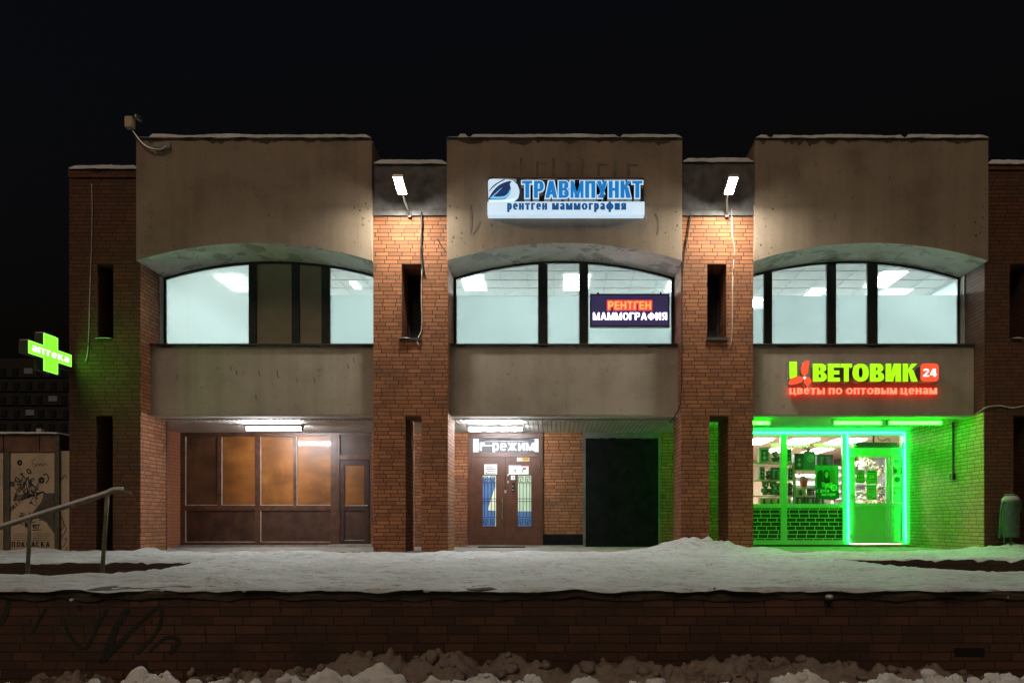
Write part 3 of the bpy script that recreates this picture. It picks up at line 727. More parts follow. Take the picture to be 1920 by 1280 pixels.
MB().box(X(336,YB),X(632,YB),YB-.16,YB+.02,.0,.045).build('threshold',M_grey,bl); MB().box(X(626,YB),X(698,YB),YB-.45,YB+.03,.0,.07).build('door_step',M_grey,bl)

# steel double door of the clinic
dy=YB-.03
m=MB(); m.pbox(877,811,885,1025,dy,.12); m.pbox(1011,811,1018,1025,dy,.12); m.pbox(885,811,1011,820,dy,.12); m.pbox(885,847,1011,857,dy,.1)
cd=m.build('clinic_door',M_brownmetal,bl,bevel=.004)
m=MB(); m.pbox(885,857,905,1022,dy+.02,.07); m.pbox(930,857,947,1022,dy+.02,.07); m.pbox(905,857,930,891,dy+.02,.07); m.pbox(905,986,930,1022,dy+.02,.07)
ll=m.build('door_leaf',M_brownmetal,cd)
m=MB(); m.pbox(947.6,857,971,1022,dy+.022,.07); m.pbox(996,857,1011,1022,dy+.022,.07); m.pbox(971,857,996,891,dy+.022,.07); m.pbox(971,986,996,1022,dy+.022,.07)
rl=m.build('door_leaf',M_brownmetal,cd)
G_dw1=glow('door_window_blue',(.035,.09,.22),.55,(.1,.2,.4)); G_dw2=glow('door_window_green',(.42,.55,.34),.7,(.4,.5,.4)); G_dw3=glow('door_window_cream',(.62,.72,.45),.75,(.5,.5,.4))
wl_=MB().pbox(905,891,930,986,dy+.05,.02).build('window',G_dw1,ll); wr_=MB().pbox(971,891,996,958,dy+.05,.02).build('window',G_dw2,rl)
MB().pbox(971,958,996,986,dy+.05,.02).build('window',G_dw1,rl)
yy=dy+.049
MB().prism([(X(914,yy),Z(956,yy)),(X(930,yy),Z(957,yy)),(X(930,yy),Z(912,yy)),(X(928,yy),Z(913,yy))],yy-.003,yy).build('lit_stair_edge',G_dw3,wl_)
m=MB(); m.pbox(905,891,930,895,yy-.002,.002); m.pbox(928.5,895,930,986,yy-.002,.002); m.build('window_edge_light',G_dw2,wl_)
def grille(a,c,parent):
    m=MB(); y=dy-.01; w=1.0
    for k in range(4):
        x=a+(c-a)*(.12+.253*k); t_=898 if k in(1,2) else 896
        m.pbox(x,903,x+w,968,y,.012); 
    for py in (904,934,939,969): m.pbox(a-1.5,py,c+1.5,py+w,y-.003,.012)
    for top in (893,973):
        for s in (0,1):
            x0=a+1+s*(c-a)*.52; x1=x0+9; t0,t1=top,top+10
            m.pbox(x0,t0,x1,t0+w,y,.012); m.pbox(x0,t0+w,x0+w,t1,y,.012); m.pbox(x1-w,t0+w,x1,t1-3,y,.012); m.pbox(x0+3,t1-w,x1-w,t1,y+.001,.012); m.pbox(x0+3,t0+4,x0+3+w,t1-w,y,.012); m.pbox(x0+4,t0+4,x1-3,t0+4+w,y,.012)
    return m.build('grille',plain('grille_black',(.012,.014,.016),.45,metal=.3),parent)
grille(905,930,wl_); grille(971,996,wr_)
m=MB(); m.tube([P(942,934,dy-.045),P(942,971,dy-.045)],.013); m.tube([P(942,937,dy+.03),P(942,937,dy-.045)],.008); m.tube([P(942,968,dy+.03),P(942,968,dy-.045)],.008); m.build('pull_handle',M_steel,ll)
m=MB(); m.pbox(960,905,964.5,922,dy-.005,.03); m.build('lock',M_black,rl)
m=MB(); m.ball(P(962,911,dy-.008),.018,6); m.ball(P(962,918,dy-.008),.018,6); m.pbox(945.5,918,949.5,924,dy+.012,.012); m.build('keyhole',M_steel,rl)
m=MB()
for px in (883.5,1012.5):
    for py in (872,901,1000): m.tube([P(px,py-4,dy-.01),P(px,py+4,dy-.01)],.014)
m.build('hinge',M_brownmetal,cd)
# transom window with the lit ticker
tw=MB().pbox(885,820,1011,847,dy+.06,.02).build('transom_window',plain('dark_transom',(.02,.025,.03),.2),cd)
m=MB(); m.pbox(887,822,897.5,847,dy+.05,.008); m.build('transom_edge_light',glow('transom_teal',(.30,.52,.50),.6),tw)
m=MB(); m.pbox(1002,822,1010,847,dy+.05,.008); m.build('transom_edge_light',glow('transom_cream',(.55,.56,.36),.6),tw)
m=MB(); m.pbox(898,821,1001,826,dy+.047,.008); m.build('ticker_housing',M_darkband,tw)
tk=thing('ticker_display',P(950,846,dy+.04),'narrow white LED ticker with running words above the steel double door','display')
MB().pbox(898,827,1001,846.5,dy+.044,.008).build('display_board',glow('ticker_board',(.10,.11,.13),.9,(.02,.02,.02)),tk)
m=MB(); text_into(m,'режим',X(924,dy),X(1001,dy),Z(844,dy),Z(829.5,dy),dy+.030,dy+.043,.15,.13,.16)
m.pbox(900,829.5,903,844,dy+.030,.013); m.pbox(903,829.5,908.5,832,dy+.0301,.013); m.pbox(904,834,922,835.2,dy+.0302,.012); m.build('lettering',G_tick,tk)
# notices stuck on the clinic door
def notice(name,px0,py0,px1,py1,y,label,bars,base=None,extra=None):
    r=thing(name,P((px0+px1)/2,py1,y),label,'notice','paper notices on the clinic door')
    MB().pbox(px0,py0,px1,py1,y,.004).build('sheet',base or M_paper,r)
    m=MB()
    for a,b,c,d in bars: m.pbox(a,b,c,d,y-.002,.0015)
    if bars: m.build('printing',M_ink,r)
    if extra: extra(r,y-.0025)
    return r
ny=dy+.012
notice('paper_notice',908,870,932,889,ny,'white paper notice with lines of print above the blue barred window of the left leaf',[(913,875,926,876),(911,878.5,929,879.7),(913,882,927,883),(911,885,912.3,887.8),(912.3,887,930,887.9)])
def fire(r,y):
    m=MB(); m.pbox(964.6,880,967,884.5,y,.001); m.pbox(965.2,878.5,966.4,880,y,.001); m.build('pictogram',M_ink,r)
    MB().pbox(955,873,975,874,y,.001).build('heading',plain('violet_ink',(.2,.18,.4),.7),r)
notice('paper_notice',954,872,977,889,ny,'white notice with a small black figure, left of the camera notice',[],None,fire)
def camn(r,y):
    MB().pbox(977.6,872,991,873.6,y,.001).build('heading',plain('red_ink',(.5,.04,.04),.7),r)
    m=MB(); m.prism([(X(979.5,y),Z(880,y)),(X(980,y),Z(877,y)),(X(986.5,y),Z(876.5,y)),(X(986.5,y),Z(879.5,y))],y,y+.001); m.pbox(979.5,880.3,981,885,y,.001); m.build('pictogram',M_ink,r)
notice('paper_notice',977.4,872,991.3,889,ny-.001,'small white notice with a black camera pictogram and red heading',[],None,camn)
notice('paper_notice',958,891,966,899,ny,'little square white sticker above the door lock',[(961,894,963.5,896)])
def orange(r,y): 
    MB().pbox(979,855.5,992,863.5,y,.001).build('orange_half',plain('orange_print',(.6,.3,.04),.6),r)
    m=MB()
    for k in range(5): m.pbox(971+k*1.6,856.5+(k%2)*2,972+k*1.6,861-(k%3),y,.001)
    m.pbox(981,859,991,860.3,y-.001,.001); m.build('printing',M_ink,r)
notice('paper_notice',969.5,855,992.5,864,ny,'small orange and white sticker high on the right leaf under the ticker',[],None,orange)
for px,py in ((952.5,890),(952.5,903)):
    m=MB(); m.pbox(px-.9,py-1.6,px+.9,py+1.6,ny,.003)
    tag(m.build('paper_scrap',M_paper),'tiny white scrap of tape on the right door leaf, '+('upper' if py<900 else 'lower')+' of the two','scrap')
MB().box(X(877,YB),X(1093,YB),YB-.25,YB+.02,0,.04).build('threshold',M_grey,bl)
tag(MB().box(X(896,2.4),X(985,2.4),2.35,2.66,.006,.03).build('doormat',M_black,bevel=.006),'black doormat in front of the steel clinic door','doormat')
# black boarded opening
m=MB(); m.pbox(1093,804,1098,1027,YB-.02,.1); m.pbox(1234,804,1239,1027,YB-.02,.1); m.pbox(1098,804,1234,821,YB-.018,.1)
bo=m.build('boarded_opening',plain('dull_grey_frame',(.13,.125,.115),.8),bl)
pts=[(X(1098,YB),Z(1027,YB)),(X(1234,YB),Z(1027,YB))]
for k in range(41):
    px=1234-136*k/40; pts.append((X(px,YB),Z(822+1.2*noise.noise((px*.07,1,0))*3,YB)))
MB().prism(pts,YB-.022,YB+.05).build('black_board',M_black,bo)

# ------------------------------------------------------------------ flower shop front
y=YS
m=MB()
LE=1392
m.pbox(LE,803,1710,815.5,y,.1); m.pbox(LE,1012,1580,1021,y,.1); m.pbox(LE,944,1464,952,y,.1); m.pbox(1476,944,1580,952,y,.1)
m.pbox(1464,815.5,1476,1012,y+.002,.1); m.pbox(1580,815.5,1593,1021,y+.002,.1); m.pbox(1694,815.5,1710,1021,y+.002,.1); m.pbox(1593,839,1694,855,y+.004,.1)
shf=m.build('shop_front',M_white,bl,bevel=.004)
for a,c in ((LE,1464),(1476,1580)):
    MB().pbox(a,815.5,c,944,y+.05,.008).build('pane',M_glass,shf); MB().pbox(a,952,c,1012,y+.05,.03).build('tiled_panel',M_tile,shf)
MB().pbox(1593,815.5,1694,839,y+.05,.008).build('transom_pane',M_glass,shf)
m=MB(); m.pbox(1594,856,1603,1018,y-.02,.08); m.pbox(1662,856,1667,1018,y-.02,.08); m.pbox(1603,856,1662,857.5,y-.02,.08); m.pbox(1603,943,1662,951,y-.02,.08); m.pbox(1603,1008,1662,1018,y-.02,.08)
dl=m.build('door_leaf',M_white,shf,bevel=.004)
MB().pbox(1603,857.5,1662,943,y+.03,.008).build('pane',M_glass,dl); MB().pbox(1603,951,1662,1008,y+.02,.02).build('lower_panel',M_white,dl)
m=MB(); m.pbox(1668,856,1673,1018,y-.012,.08); m.pbox(1692,856,1696,1018,y-.012,.08); m.pbox(1673,856,1692,857.5,y-.012,.08); m.pbox(1673,943,1692,950,y-.012,.08); m.pbox(1673,1013,1692,1018,y-.012,.08)
dl2=m.build('side_leaf',M_white,shf,bevel=.004)
MB().pbox(1673,857.5,1692,943,y+.03,.008).build('pane',M_glass,dl2); MB().pbox(1673,950,1692,1013,y+.02,.02).build('lower_panel',plain('grey_plastic',(.5,.5,.47),.4),dl2)
hp=[(1669,937),(1665,936),(1662.5,930),(1662.5,919),(1665,913.5),(1669,912)]
MB().tube([P(a,b,y-.06) for a,b in smooth(hp)],.014).build('handle',M_white,dl)
m=MB()
for px in (1594.5,1700):
    for py in (861,931,1005): m.pbox(px-2,py-4,px+3.5,py+4,y-.04,.03)
m.build('hinge',M_white,shf,bevel=.004)
MB().box(X(1392,y),X(1712,y),y-.12,y+.05,0,.05).build('threshold',plain('brown_sill',(.07,.03,.02),.6),bl)
MB().box(X(1592,y),X(1700,y),y-.5,y-.12,0,.035).build('door_step',plain('red_step',(.25,.07,.04),.7),bl)
# green LED outline
ls=thing('led_strip',P(1590,1018,y-.05),'bright green LED strip outlining the flower shop window and door','light strip')
def strip(p,q):                                          # slim profile: dim diffusing front, LEDs shining out of its sides and back
    m=MB(); w=.013; d=(q-p).normalized(); a=Vector((0,1,0)); c=d.cross(a).normalized()*w
    v=[e+t for e in (p,q) for t in (-c-a*.012,c-a*.012,c+a*.012,-c+a*.012)]
    m.solid(v,[(0,1,5,4)],1); m.solid(v,[(1,2,6,5),(2,3,7,6),(3,0,4,7),(0,3,2,1),(4,5,6,7)],0)
    return m.build('strip',[G_led,G_ledf],ls)
strip(P(LE,810.7,y-.03),P(1697,810.7,y-.03)); strip(P(1589.5,813,y-.03),P(1591.5,1017,y-.03)); strip(P(1696.5,812.5,y-.05),P(1699,1017,y-.05))
# shop room
m=MB(); a,c,y0,y1,zc=4.53,10.0,YS+.11,11.5,2.80
m.face([(a,y0,0.02),(c,y0,.02),(c,y1,.02),(a,y1,.02)],1); m.face([(a,y1,0),(c,y1,0),(c,y1,zc),(a,y1,zc)],0); m.face([(a,y0,0),(a,y1,0),(a,y1,zc),(a,y0,zc)],0); m.face([(c,y0,0),(c,y1,0),(c,y1,zc),(c,y0,zc)],0); m.face([(a,y0,zc),(c,y0,zc),(c,y1,zc),(a,y1,zc)],0)
m.box(8.75,10,YS+.11,YS+.2,0,2.8); m.build('shop_room',[M_shopwall,M_shopfloor],bl,recalc=False)

# ------------------------------------------------------------------ lamps
def lamp(px,label,first=None):
    if first: return copy_thing(first,(X(px)-ORI[first.name].x,0,0),label)
    x=X(px); z0=Z(400); r=thing('wall_floodlight',(x,0,z0),label,'floodlight','street floodlights on the brick piers')
    a=R(16); u=Vector((0,-math.cos(a),math.sin(a))); nrm=Vector((0,-math.sin(a),-math.cos(a))); c=Vector((x,-.66,z0+.235)); L=.43; w=.072
    m=MB()
    def sl(s,t,h0,h1,mi=0):
        v=[]
        for h in(h0,h1):
            for k,q in((-1,-1),(1,-1),(1,1),(-1,1)): v.append(c+Vector((k*t,0,0))+u*(q*s)+nrm*h)
        m.solid(v,[(0,1,2,3),(7,6,5,4),(0,4,5,1),(1,5,6,2),(2,6,7,3),(3,7,4,0)],mi)
    sl(L/2+.03,w+.025,-.075,-.012); m.build('housing',plain('grey_cast_metal',(.45,.43,.38),.4,metal=.4),r,bevel=.012)
    m=MB(); sl(L/2,w,-.010,-.004); m.build('led_panel',G_flood,r)
    MB().tube(smooth([tuple(Vector((x+.06,-.03,z0-.05))),tuple(Vector((x+.045,-.15,z0+.02))),tuple(c-u*(L/2+.14)-nrm*.03),tuple(c-u*(L/2-.02)-nrm*.045)]),.022).build('arm',M_steel,r,smoothed=True)
    MB().box(x+.03,x+.10,-.055,-.035,z0-.10,z0+.01).build('bracket',M_darkband,r,bevel=.005)
    return r
fl=lamp(763,'lit floodlight on an angled arm on the pier left of the clinic sign')
lamp(1356,'lit floodlight on an angled arm on the pier right of the clinic sign',fl)
def tube_light(px0,px1,py,y,label,mt,group,hz=.0):
    z=Z(py,y); xa,xb=X(px0,y),X(px1,y); r=thing('tube_light',((xa+xb)/2,y,z),label,'tube light',group)
    MB().box(xa-.03,xb+.03,y-.02,y+.10,z+.045,2.858 if mt is G_gtube else z+.085).build('fitting',M_white,r)
    m=MB(); m.tube([(xa,y+.04,z+.01),(xb,y+.04,z+.01)],.036,10); m.build('tube',mt,r,smoothed=True)
    m=MB(); 
    for x in (xa,xb): m.tube([(x-.02,y+.04,z+.01),(x+.02,y+.04,z+.01)],.04,10)
    m.build('end_cap',M_white,r)
    return r
tube_light(460,565,804,1.45,'white fluorescent tube under the ribbed ceiling before the brown boarded shopfront',G_tube,'fluorescent tubes under the canopy')
tube_light(877,980,805,1.45,'white fluorescent tube under the ribbed ceiling above the clinic door',G_tube,'fluorescent tubes under the canopy')
g1='green tubes under the flower shop canopy'
tube_light(1563,1655,793,1.0,'green tube under the shop canopy, middle one of the row',G_gtube,g1)
tube_light(1666,1768,793,1.0,'green tube under the shop canopy, nearest the lit brick side wall',G_gtube,g1)
tube_light(1345,1445,793,1.0,'green tube under the shop canopy, half hidden behind the brick pier',G_gtube,g1)
def ceil_light(pts,z,label,mt,group,bars=3,first=None):
    (xn0,pn),(xn1,_),(xf0,pf) = pts
    yn,yf=y_at(pn,z),y_at(pf,z); xa,xb=X(xn0,yn),X(xn1,yn)
    r=thing('ceiling_light',((xa+xb)/2,yn,z),label,'ceiling light',group)
    MB().box(xa,xb,yn,yf,z-.022,z-.014).build('diffuser',mt,r)
    m=MB()
    for k in range(bars): 
        q=yn+(yf-yn)*(k+1)/(bars+1); m.box(xa,xb,q-.03,q+.03,z-.028,z-.023)
    m.box(xa-.02,xa,yn,yf,z-.03,z-.012); m.box(xb,xb+.02,yn,yf,z-.03,z-.012)
    m.build('louvre',M_white,r); return r
gq='ceiling lights in the upstairs offices'
ceil_light([(862,515),(905,515),(869,543)],ZC,'lit ceiling panel seen at the left end of the middle arched window',G_ceil,gq)
ceil_light([(1058,514),(1107,514),(1059,543)],ZC,'lit ceiling panel seen behind the right mullion of the middle arched window',G_ceil,gq)
ceil_light([(1254,527),(1300,527),(1250,545)],ZC,'lit ceiling panel peeping out above the right end of the LED sign',G_ceil,gq)
ceil_light([(1655,508),(1703,508),(1643,537)],ZC,'nearer lit ceiling panel in the right arched window',G_ceil,gq)
ceil_light([(1660,541),(1712,541),(1650,553)],ZC,'farther lit ceiling panel just above the frosted film in the right arched window',G_ceil,gq)
ceil_light([(1520,540),(1552,540),(1512,554)],ZC,'lit ceiling panel left of the narrow pane in the right arched window',G_ceil,gq)
ceil_light([(400,517),(450,517),(400,545)],ZC-.05,'ceiling lamp glowing through the frosted left pane of the left arched window',glow('frosted_lamp_glow',(1,1,.9),60),gq,1)
for i,(x0,x1) in enumerate(XB):
    for k,(fx,yy) in enumerate(((.2,3.75),(.5,3.75),(.8,3.75),(.15,4.9),(.38,4.9),(.62,4.9),(.85,4.9))):  # extra lamps added out of view to brighten the film
        xx=x0+(x1-x0)*fx; rr=thing('ceiling_light',(xx,yy,ZC),'added unseen office ceiling panel brightening the frosted film of the '+('left','middle','right')[i]+' arched window','ceiling light','added office lamps behind the frosted film, '+('left','middle','right')[i]+' window')
        MB().box(xx-.3,xx+.3,yy,yy+.6,ZC-.022,ZC-.014).build('diffuser',G_ceil_added,rr)
ceil_light([(655,528),(668,528),(655,540)],ZC,'small lit ceiling panel in the right pane of the left arched window',G_ceil,gq,1)
gs='ceiling lights in the flower shop'
for q,lb in (([(1392,822),(1450,822),(1392,832)],'lit shop ceiling panel partly hidden by the brick pier'),([(1490,822),(1537,822),(1475,831)],'lit shop ceiling panel behind the wide shop pane, nearer one'),([(1575,822),(1625,822),(1556,831)],'lit shop ceiling panel half behind the frame beside the shop door'),([(1450,840),(1485,840),(1440,846)],'farther lit shop ceiling panel behind the mullion of the shop window'),([(1530,840),(1563,840),(1525,848)],'farther lit shop ceiling panel above the box of dolls')):
    ceil_light(q,2.80,lb,G_shopc,gs,0 if False else 1)

# ------------------------------------------------------------------ signs
# clinic lightbox on the middle fascia
yf=-.13
cs=thing('clinic_sign',P(1060,402,yf),'blue and white lit clinic lightbox with a leaf emblem on the middle fascia','sign')
MB().pbox(914,378,1208.5,402.5,yf-.20,.18,0)
m=MB(); m.pbox(914,378,1208.5,402.5,yf-.2,.18); 
m.build('lower_board',[G_signw],cs,bevel=.004)
MB().pbox(916,333,1207,377,yf-.05,.04).build('back_board',plain('sign_back',(.03,.035,.05),.6),cs)
m=MB(); ysn=yf-.2
text_into(m,'рентген',X(951,ysn),X(1026,ysn),Z(393.5,ysn),Z(381,ysn),ysn-.006,ysn-.001,.29,.22,.13); m.build('small_lettering',G_signs,cs); m=MB(); text_into(m,'маммография',X(1035,ysn),X(1174,ysn),Z(393.5,ysn),Z(381,ysn),ysn-.006,ysn-.001,.29,.22,.13)
m.build('small_lettering',G_signs,cs)
yl=yf-.22; s='ТРАВМПУНКТ'; t_,h_=.25,.15; gap=.10
ws=[glyph(c,t_,h_)[1] for c in s]; xa,xb=X(979,yl),X(1204.5,yl); sx=(xb-xa)/(sum(ws)+gap*9); x=xa; z0,z1=Z(371,yl),Z(339.5,yl)
for c,w in zip(s,ws):
    tt=t_ if c!='М' else .19; m=MB(); glyph_into(m,c,x,z0,sx,z1-z0,yl+.012,yl+.17,tt,h_,0,1,.022); bk=m.build('letter',[G_signw,M_grey],cs)
    m=MB(); glyph_into(m,c,x,z0,sx,z1-z0,yl-.006,yl+.004,tt,h_); m.build('face',G_signb,bk); x+=(w+gap)*sx
# leaf emblem: rounded plate, two curved leaf shapes
def em(pts,y,d): return MB().prism([(X(a,y),Z(b,y)) for a,b in pts],y,y+d)
ey=yf-.2
plate=[(916,375),(915,345),(915.5,339),(919,335.8),(925,335.5),(950,336.5),(962,339),(970,346),(973.5,355),(971,365),(964,371.5),(952,374)]
em(plate,ey,.15).build('emblem_plate',[G_signw],cs)
leafd=smooth([(916,372),(924,359),(936,347),(952,340),(959,340.5),(956,345),(958,355),(955,366),(948,373),(940,374.5),(916,374.5)],3)
em(leafd,ey-.004,.003).build('emblem_dark_leaf',G_signd,cs)
leafl=smooth([(918,372.5),(928,363),(942,351),(932,362),(926,368.5),(944,368),(952,363),(957,354),(957,362),(952,370),(944,373),(930,373)],3)
em(leafl,ey-.008,.003).build('emblem_light_leaf',G_signl,cs)
em(smooth([(917,358),(926,347),(942,337.5),(947,337),(934,344),(923,353),(918,359)],3),ey-.004,.003).build('emblem_vein',G_signd,cs)
snow_strip('sign_snow',X(916,ey),X(968,ey),ey+.03,ey+.16,Z(335.8,ey),.045,cs,3)
snow_strip('sign_snow',X(978,ey),X(1206,ey),ey+.03,ey+.16,Z(337,ey),.035,cs,8)
# faint ghost of an older sign on the fascia plaster
m=MB(); gy=yf-.004
for k,px in enumerate((975,1005,1035,1062,1090,1120,1150,1175)):
    m.pbox(px,296+(k*7)%13,px+4+(k*5)%4,330,gy,.002)
    if k%2: m.pbox(px+5,300+(k*5)%9,px+22,304+(k*5)%9,gy+.0005,.002)
m.ribbon([(882,440),(884,405),(883,385)],5,gy); m.ribbon([(900,415),(893,430),(885,440)],4,gy-.001); m.ribbon([(1232,440),(1235,418),(1228,400)],4,gy)
m.build('old_sign_stain',plain('stain_brown',(.175,.145,.12),.9,var=.35),bl,recalc=False)['kind']='stuff'

M_soot=plain('dark_run_off',(.075,.052,.036),.9,var=.5,scale=20)
def runoff(a,c,ztop,dep,seed,yq,pr):
    n=int((c-a)/.02); t=[]
    for i in range(n+1):
        x=a+(c-a)*i/n; e=min(1,i/6,(n-i)/6); t.append((x,ztop-max(.006,dep*e*max(0,.35+fbm(x*2.2,seed,0,5)+.5*noise.noise((x*11,seed,0))))))
    m=MB()
    for (x0,z0),(x1,z1) in zip(t,t[1:]): m.face([(x0,yq,z0),(x1,yq,z1),(x1,yq,ztop),(x0,yq,ztop)])
    m.build('run_off_stain',M_soot,pr,recalc=False)
for k,(a,c,d_,sd) in enumerate(((4.0,5.6,.22,1),(5.7,8.5,.09,2),(-2.0,2.4,.10,3),(-8.1,-3.7,.08,4))): runoff(a,c,8.138,d_,sd,-.1335,bl)
for k,(x0,x1) in enumerate(XB): runoff(x0+.02,x1-.02,4.198,.035,7+k,YG-.003,bl)
random.seed(31)
m=MB()
for px,py in ((432,690),(443,699),(485,699),(519,698),(520,704),(556,713),(589,714),(662,675),(652,686)):
    m.ribbon([(px,py-5),(px+1,py),(px+2,py+5)],1.6,YG-.004)
for bx in range(3):
    for k in range(14):
        e=random.choice((XB[bx][0]+random.uniform(.03,.35),XB[bx][1]-random.uniform(.03,.35))); z_=random.uniform(5.85,6.9); w_=random.uniform(.008,.022)
        m.prism([(e+w_*math.cos(q*1.05)*random.uniform(.6,1.3),z_+w_*1.2*math.sin(q*1.05)*random.uniform(.6,1.4)) for q in range(6)],-.133,-.131)
m.build('plaster_scar',M_soot,bl,recalc=False)['kind']='stuff'
# LED sign in the middle window
lsg=thing('led_sign',P(1180,612,.70),'dark LED sign with red and white glowing words before the middle arched window','sign')
MB().pbox(1108,552,1254,611,.70,.10).build('housing',G_ledboard,lsg,bevel=.006)
m=MB(); m.pbox(1106.5,550.5,1255.5,553,.69,.115); m.pbox(1106.5,610,1255.5,612.5,.69,.115); m.pbox(1106.5,553,1109,610,.69,.115); m.pbox(1253,553,1255.5,610,.69,.115); m.build('rim',plain('dark_violet_rim',(.05,.045,.07),.4),lsg)
m=MB(); text_into(m,'РЕНТГЕН',X(1140.5,.69),X(1220.5,.69),Z(579.5,.69),Z(565,.69),.684,.694,.17,.15,.12); m.build('red_lettering',G_ledred,lsg)
m=MB(); text_into(m,'РЕНТГЕН',X(1140.5,.69),X(1220.5,.69),Z(579.5,.69),Z(565,.69),.693,.698,.17,.15,.12,grow=.028); m.build('red_glow',G_ledredh,lsg)
m=MB(); text_into(m,'МАММОГРАФИЯ',X(1112,.69),X(1250.5,.69),Z(599.5,.69),Z(586,.69),.684,.694,.17,.15,.14); m.build('white_lettering',G_ledwhite,lsg)
m=MB(); 
for px in (1121,1239): m.tube([P(px,551,.75),P(px,548,.75)],.02)
m.build('hanger',M_frame,lsg)

# flower shop sign on the right parapet
fy=YG-.24
fs=thing('flower_shop_sign',P(1620,742,YG),'green and red channel letters with a red flower and a square 24 badge','sign')
M_ret=plain('letter_return',(.30,.27,.22),.5,var=.2)
def chan(poly,y,face,name='letter',d=.2):
    return MB().prism([(X(a,y),Z(b,y)) for a,b in poly],y,y+d,0,1).build(name,[face,M_ret],fs)
chan([(1480.5,710.5),(1480,678),(1494,677.5),(1494.5,705)],fy,G_letg)
zb_,zt_=Z(715,fy),Z(681.5,fy)
for c,a,b_ in (('В',1524,1550),('Е',1552,1575),('Т',1576,1597.5),('О',1598.5,1629),('В',1631,1657.5),('И',1660.5,1689.5),('К',1692.5,1720)):
    w=glyph(c,.27,.22)[1]; m=MB(); glyph_into(m,c,X(a,fy),zb_,(X(b_,fy)-X(a,fy))/w,zt_-zb_,fy,fy+.2,.27 if c not in 'ИК' else .235,.22,0,1); m.build('letter',[G_letg,M_ret],fs)
pet=[smooth([(1505,704),(1502,696),(1503.5,685),(1510,677),(1517.5,675.5),(1516,684),(1515.5,695),(1511,703.5),(1505,704)]),smooth([(1507,709),(1500,705.5),(1490,706.5),(1482,712),(1478.5,720),(1487,720.5),(1498,718),(1505,714.5),(1507,709)]),smooth([(1509,707),(1515,706.5),(1520.5,711),(1521,717),(1516,722),(1513.5,726),(1511.5,721.5),(1507,716.5),(1509,707)])]
for k,p_ in enumerate(pet): chan(p_[:-1],fy-.03-.004*k,G_letr,'petal',.1)
st=[]
for k in range(12):
    rr=4.3 if k%2==0 else 1.7; st.append((1508.5+rr*math.sin(k*math.pi/6),708+rr*math.cos(k*math.pi/6)))
chan(st,fy-.05,glow('star_white',(1,.9,.88),1.1),'flower_centre',.014)
rrp=[]
for cx,cz,a0 in ((1753,707,0),(1753,688,-90),(1733,688,-180),(1733,707,-270)):
    for k in range(6):
        a=R(a0-k*18+90-0); 
        rrp.append((cx+7*math.cos(R(90-a0+0-90+90)-0) if False else cx,cz))
rrp=[]
for cx,cz,s0 in ((1753,688,-90),(1753,708,0),(1733,708,90),(1733,688,180)):
    for k in range(6):
        a=R(s0+k*18); rrp.append((cx+7*math.cos(a),cz+7*math.sin(a)))
bdg=chan(rrp,fy,G_letr,'number_badge')
m=MB(); text_into(m,'24',X(1730.5,fy),X(1756,fy),Z(706,fy),Z(691,fy),fy-.012,fy-.001,.2,.17,.1); m.build('number',glow('badge_white',(1,.93,.9),1.2),bdg)
sy=YG-.07
m=MB(); k0=Z(738.5,sy); k1=Z(727,sy)
for w_,a,c in (('цветы',1480.5,1546.5),('по',1554,1579.5),('оптовым',1587,1682),('ценам',1689,1757)):
    m=MB(); text_into(m,w_,X(a,sy),X(c,sy),k0,k1,sy,sy+.035,.21,.18,.13,0,1); m.build('small_lettering',[G_lets,G_halo],fs)

# pharmacy cross, a blade sign square to the facade
cx0=-9.58
pc=thing('pharmacy_cross',(cx0,-.6,Z(700,-.7)),'green lit pharmacy cross projecting from the left corner of the building','sign')
ca,cb,zc=-1.28,-.10,Z(663,-.72)
def cross(a,c,zm,hv,hb,wv):
    mid=(a+c)/2
    return [(a,zm-hb),(mid-wv,zm-hb),(mid-wv,zm-hv),(mid+wv,zm-hv),(mid+wv,zm-hb),(c,zm-hb),(c,zm+hb),(mid+wv,zm+hb),(mid+wv,zm+hv),(mid-wv,zm+hv),(mid-wv,zm+hb),(a,zm+hb)]
tfx=lambda p: Vector((cx0-p.y,p.x,p.z))            # prism depth becomes the sign's thickness along x
cr=cross(ca,cb,zc,.345,.112,.19)
MB().prism(cr,.004,.18,0,0,tfx).build('case',plain('cross_case',(.05,.07,.04),.5),pc)
MB().prism(cross(ca+.012,cb-.012,zc,.333,.10,.178),-.004,.003,0,0,tfx).build('lit_face',G_cross,pc)
m=MB(); q=cross(ca,cb,zc,.345,.112,.19)
for i_ in range(12):
    a_=Vector((q[i_][0],-.003,q[i_][1]));b_=Vector((q[(i_+1)%12][0],-.003,q[(i_+1)%12][1])); m.tube([tfx(a_),tfx(b_)],.009,5)
m.build('lit_edge',G_crossedge,pc)
m=MB(); text_into(m,'аптека',ca+.08,cb-.07,zc-.055,zc+.055,-.008,-.004,.2,.17,.12,tf=tfx); m.build('lettering',G_crossw,pc)
m=MB(); m.tube([(cx0-.06,cb-.02,zc),(cx0-.06,.02,zc)],.02); m.tube([(cx0-.06,cb-.3,zc-.2),(cx0-.03,.02,zc-.2)],.012); m.build('bracket',M_frame,pc)
(MB().box(cx0-.175,cx0-.004,(ca+cb)/2-.188,(ca+cb)/2+.188,zc+.347,zc+.375).build('snow_cap',M_snowc,pc,bevel=.012))
MB().box(cx0-.175,cx0-.004,ca,(ca+cb)/2-.20,zc+.114,zc+.135).build('snow_cap',M_snowc,pc,bevel=.009)

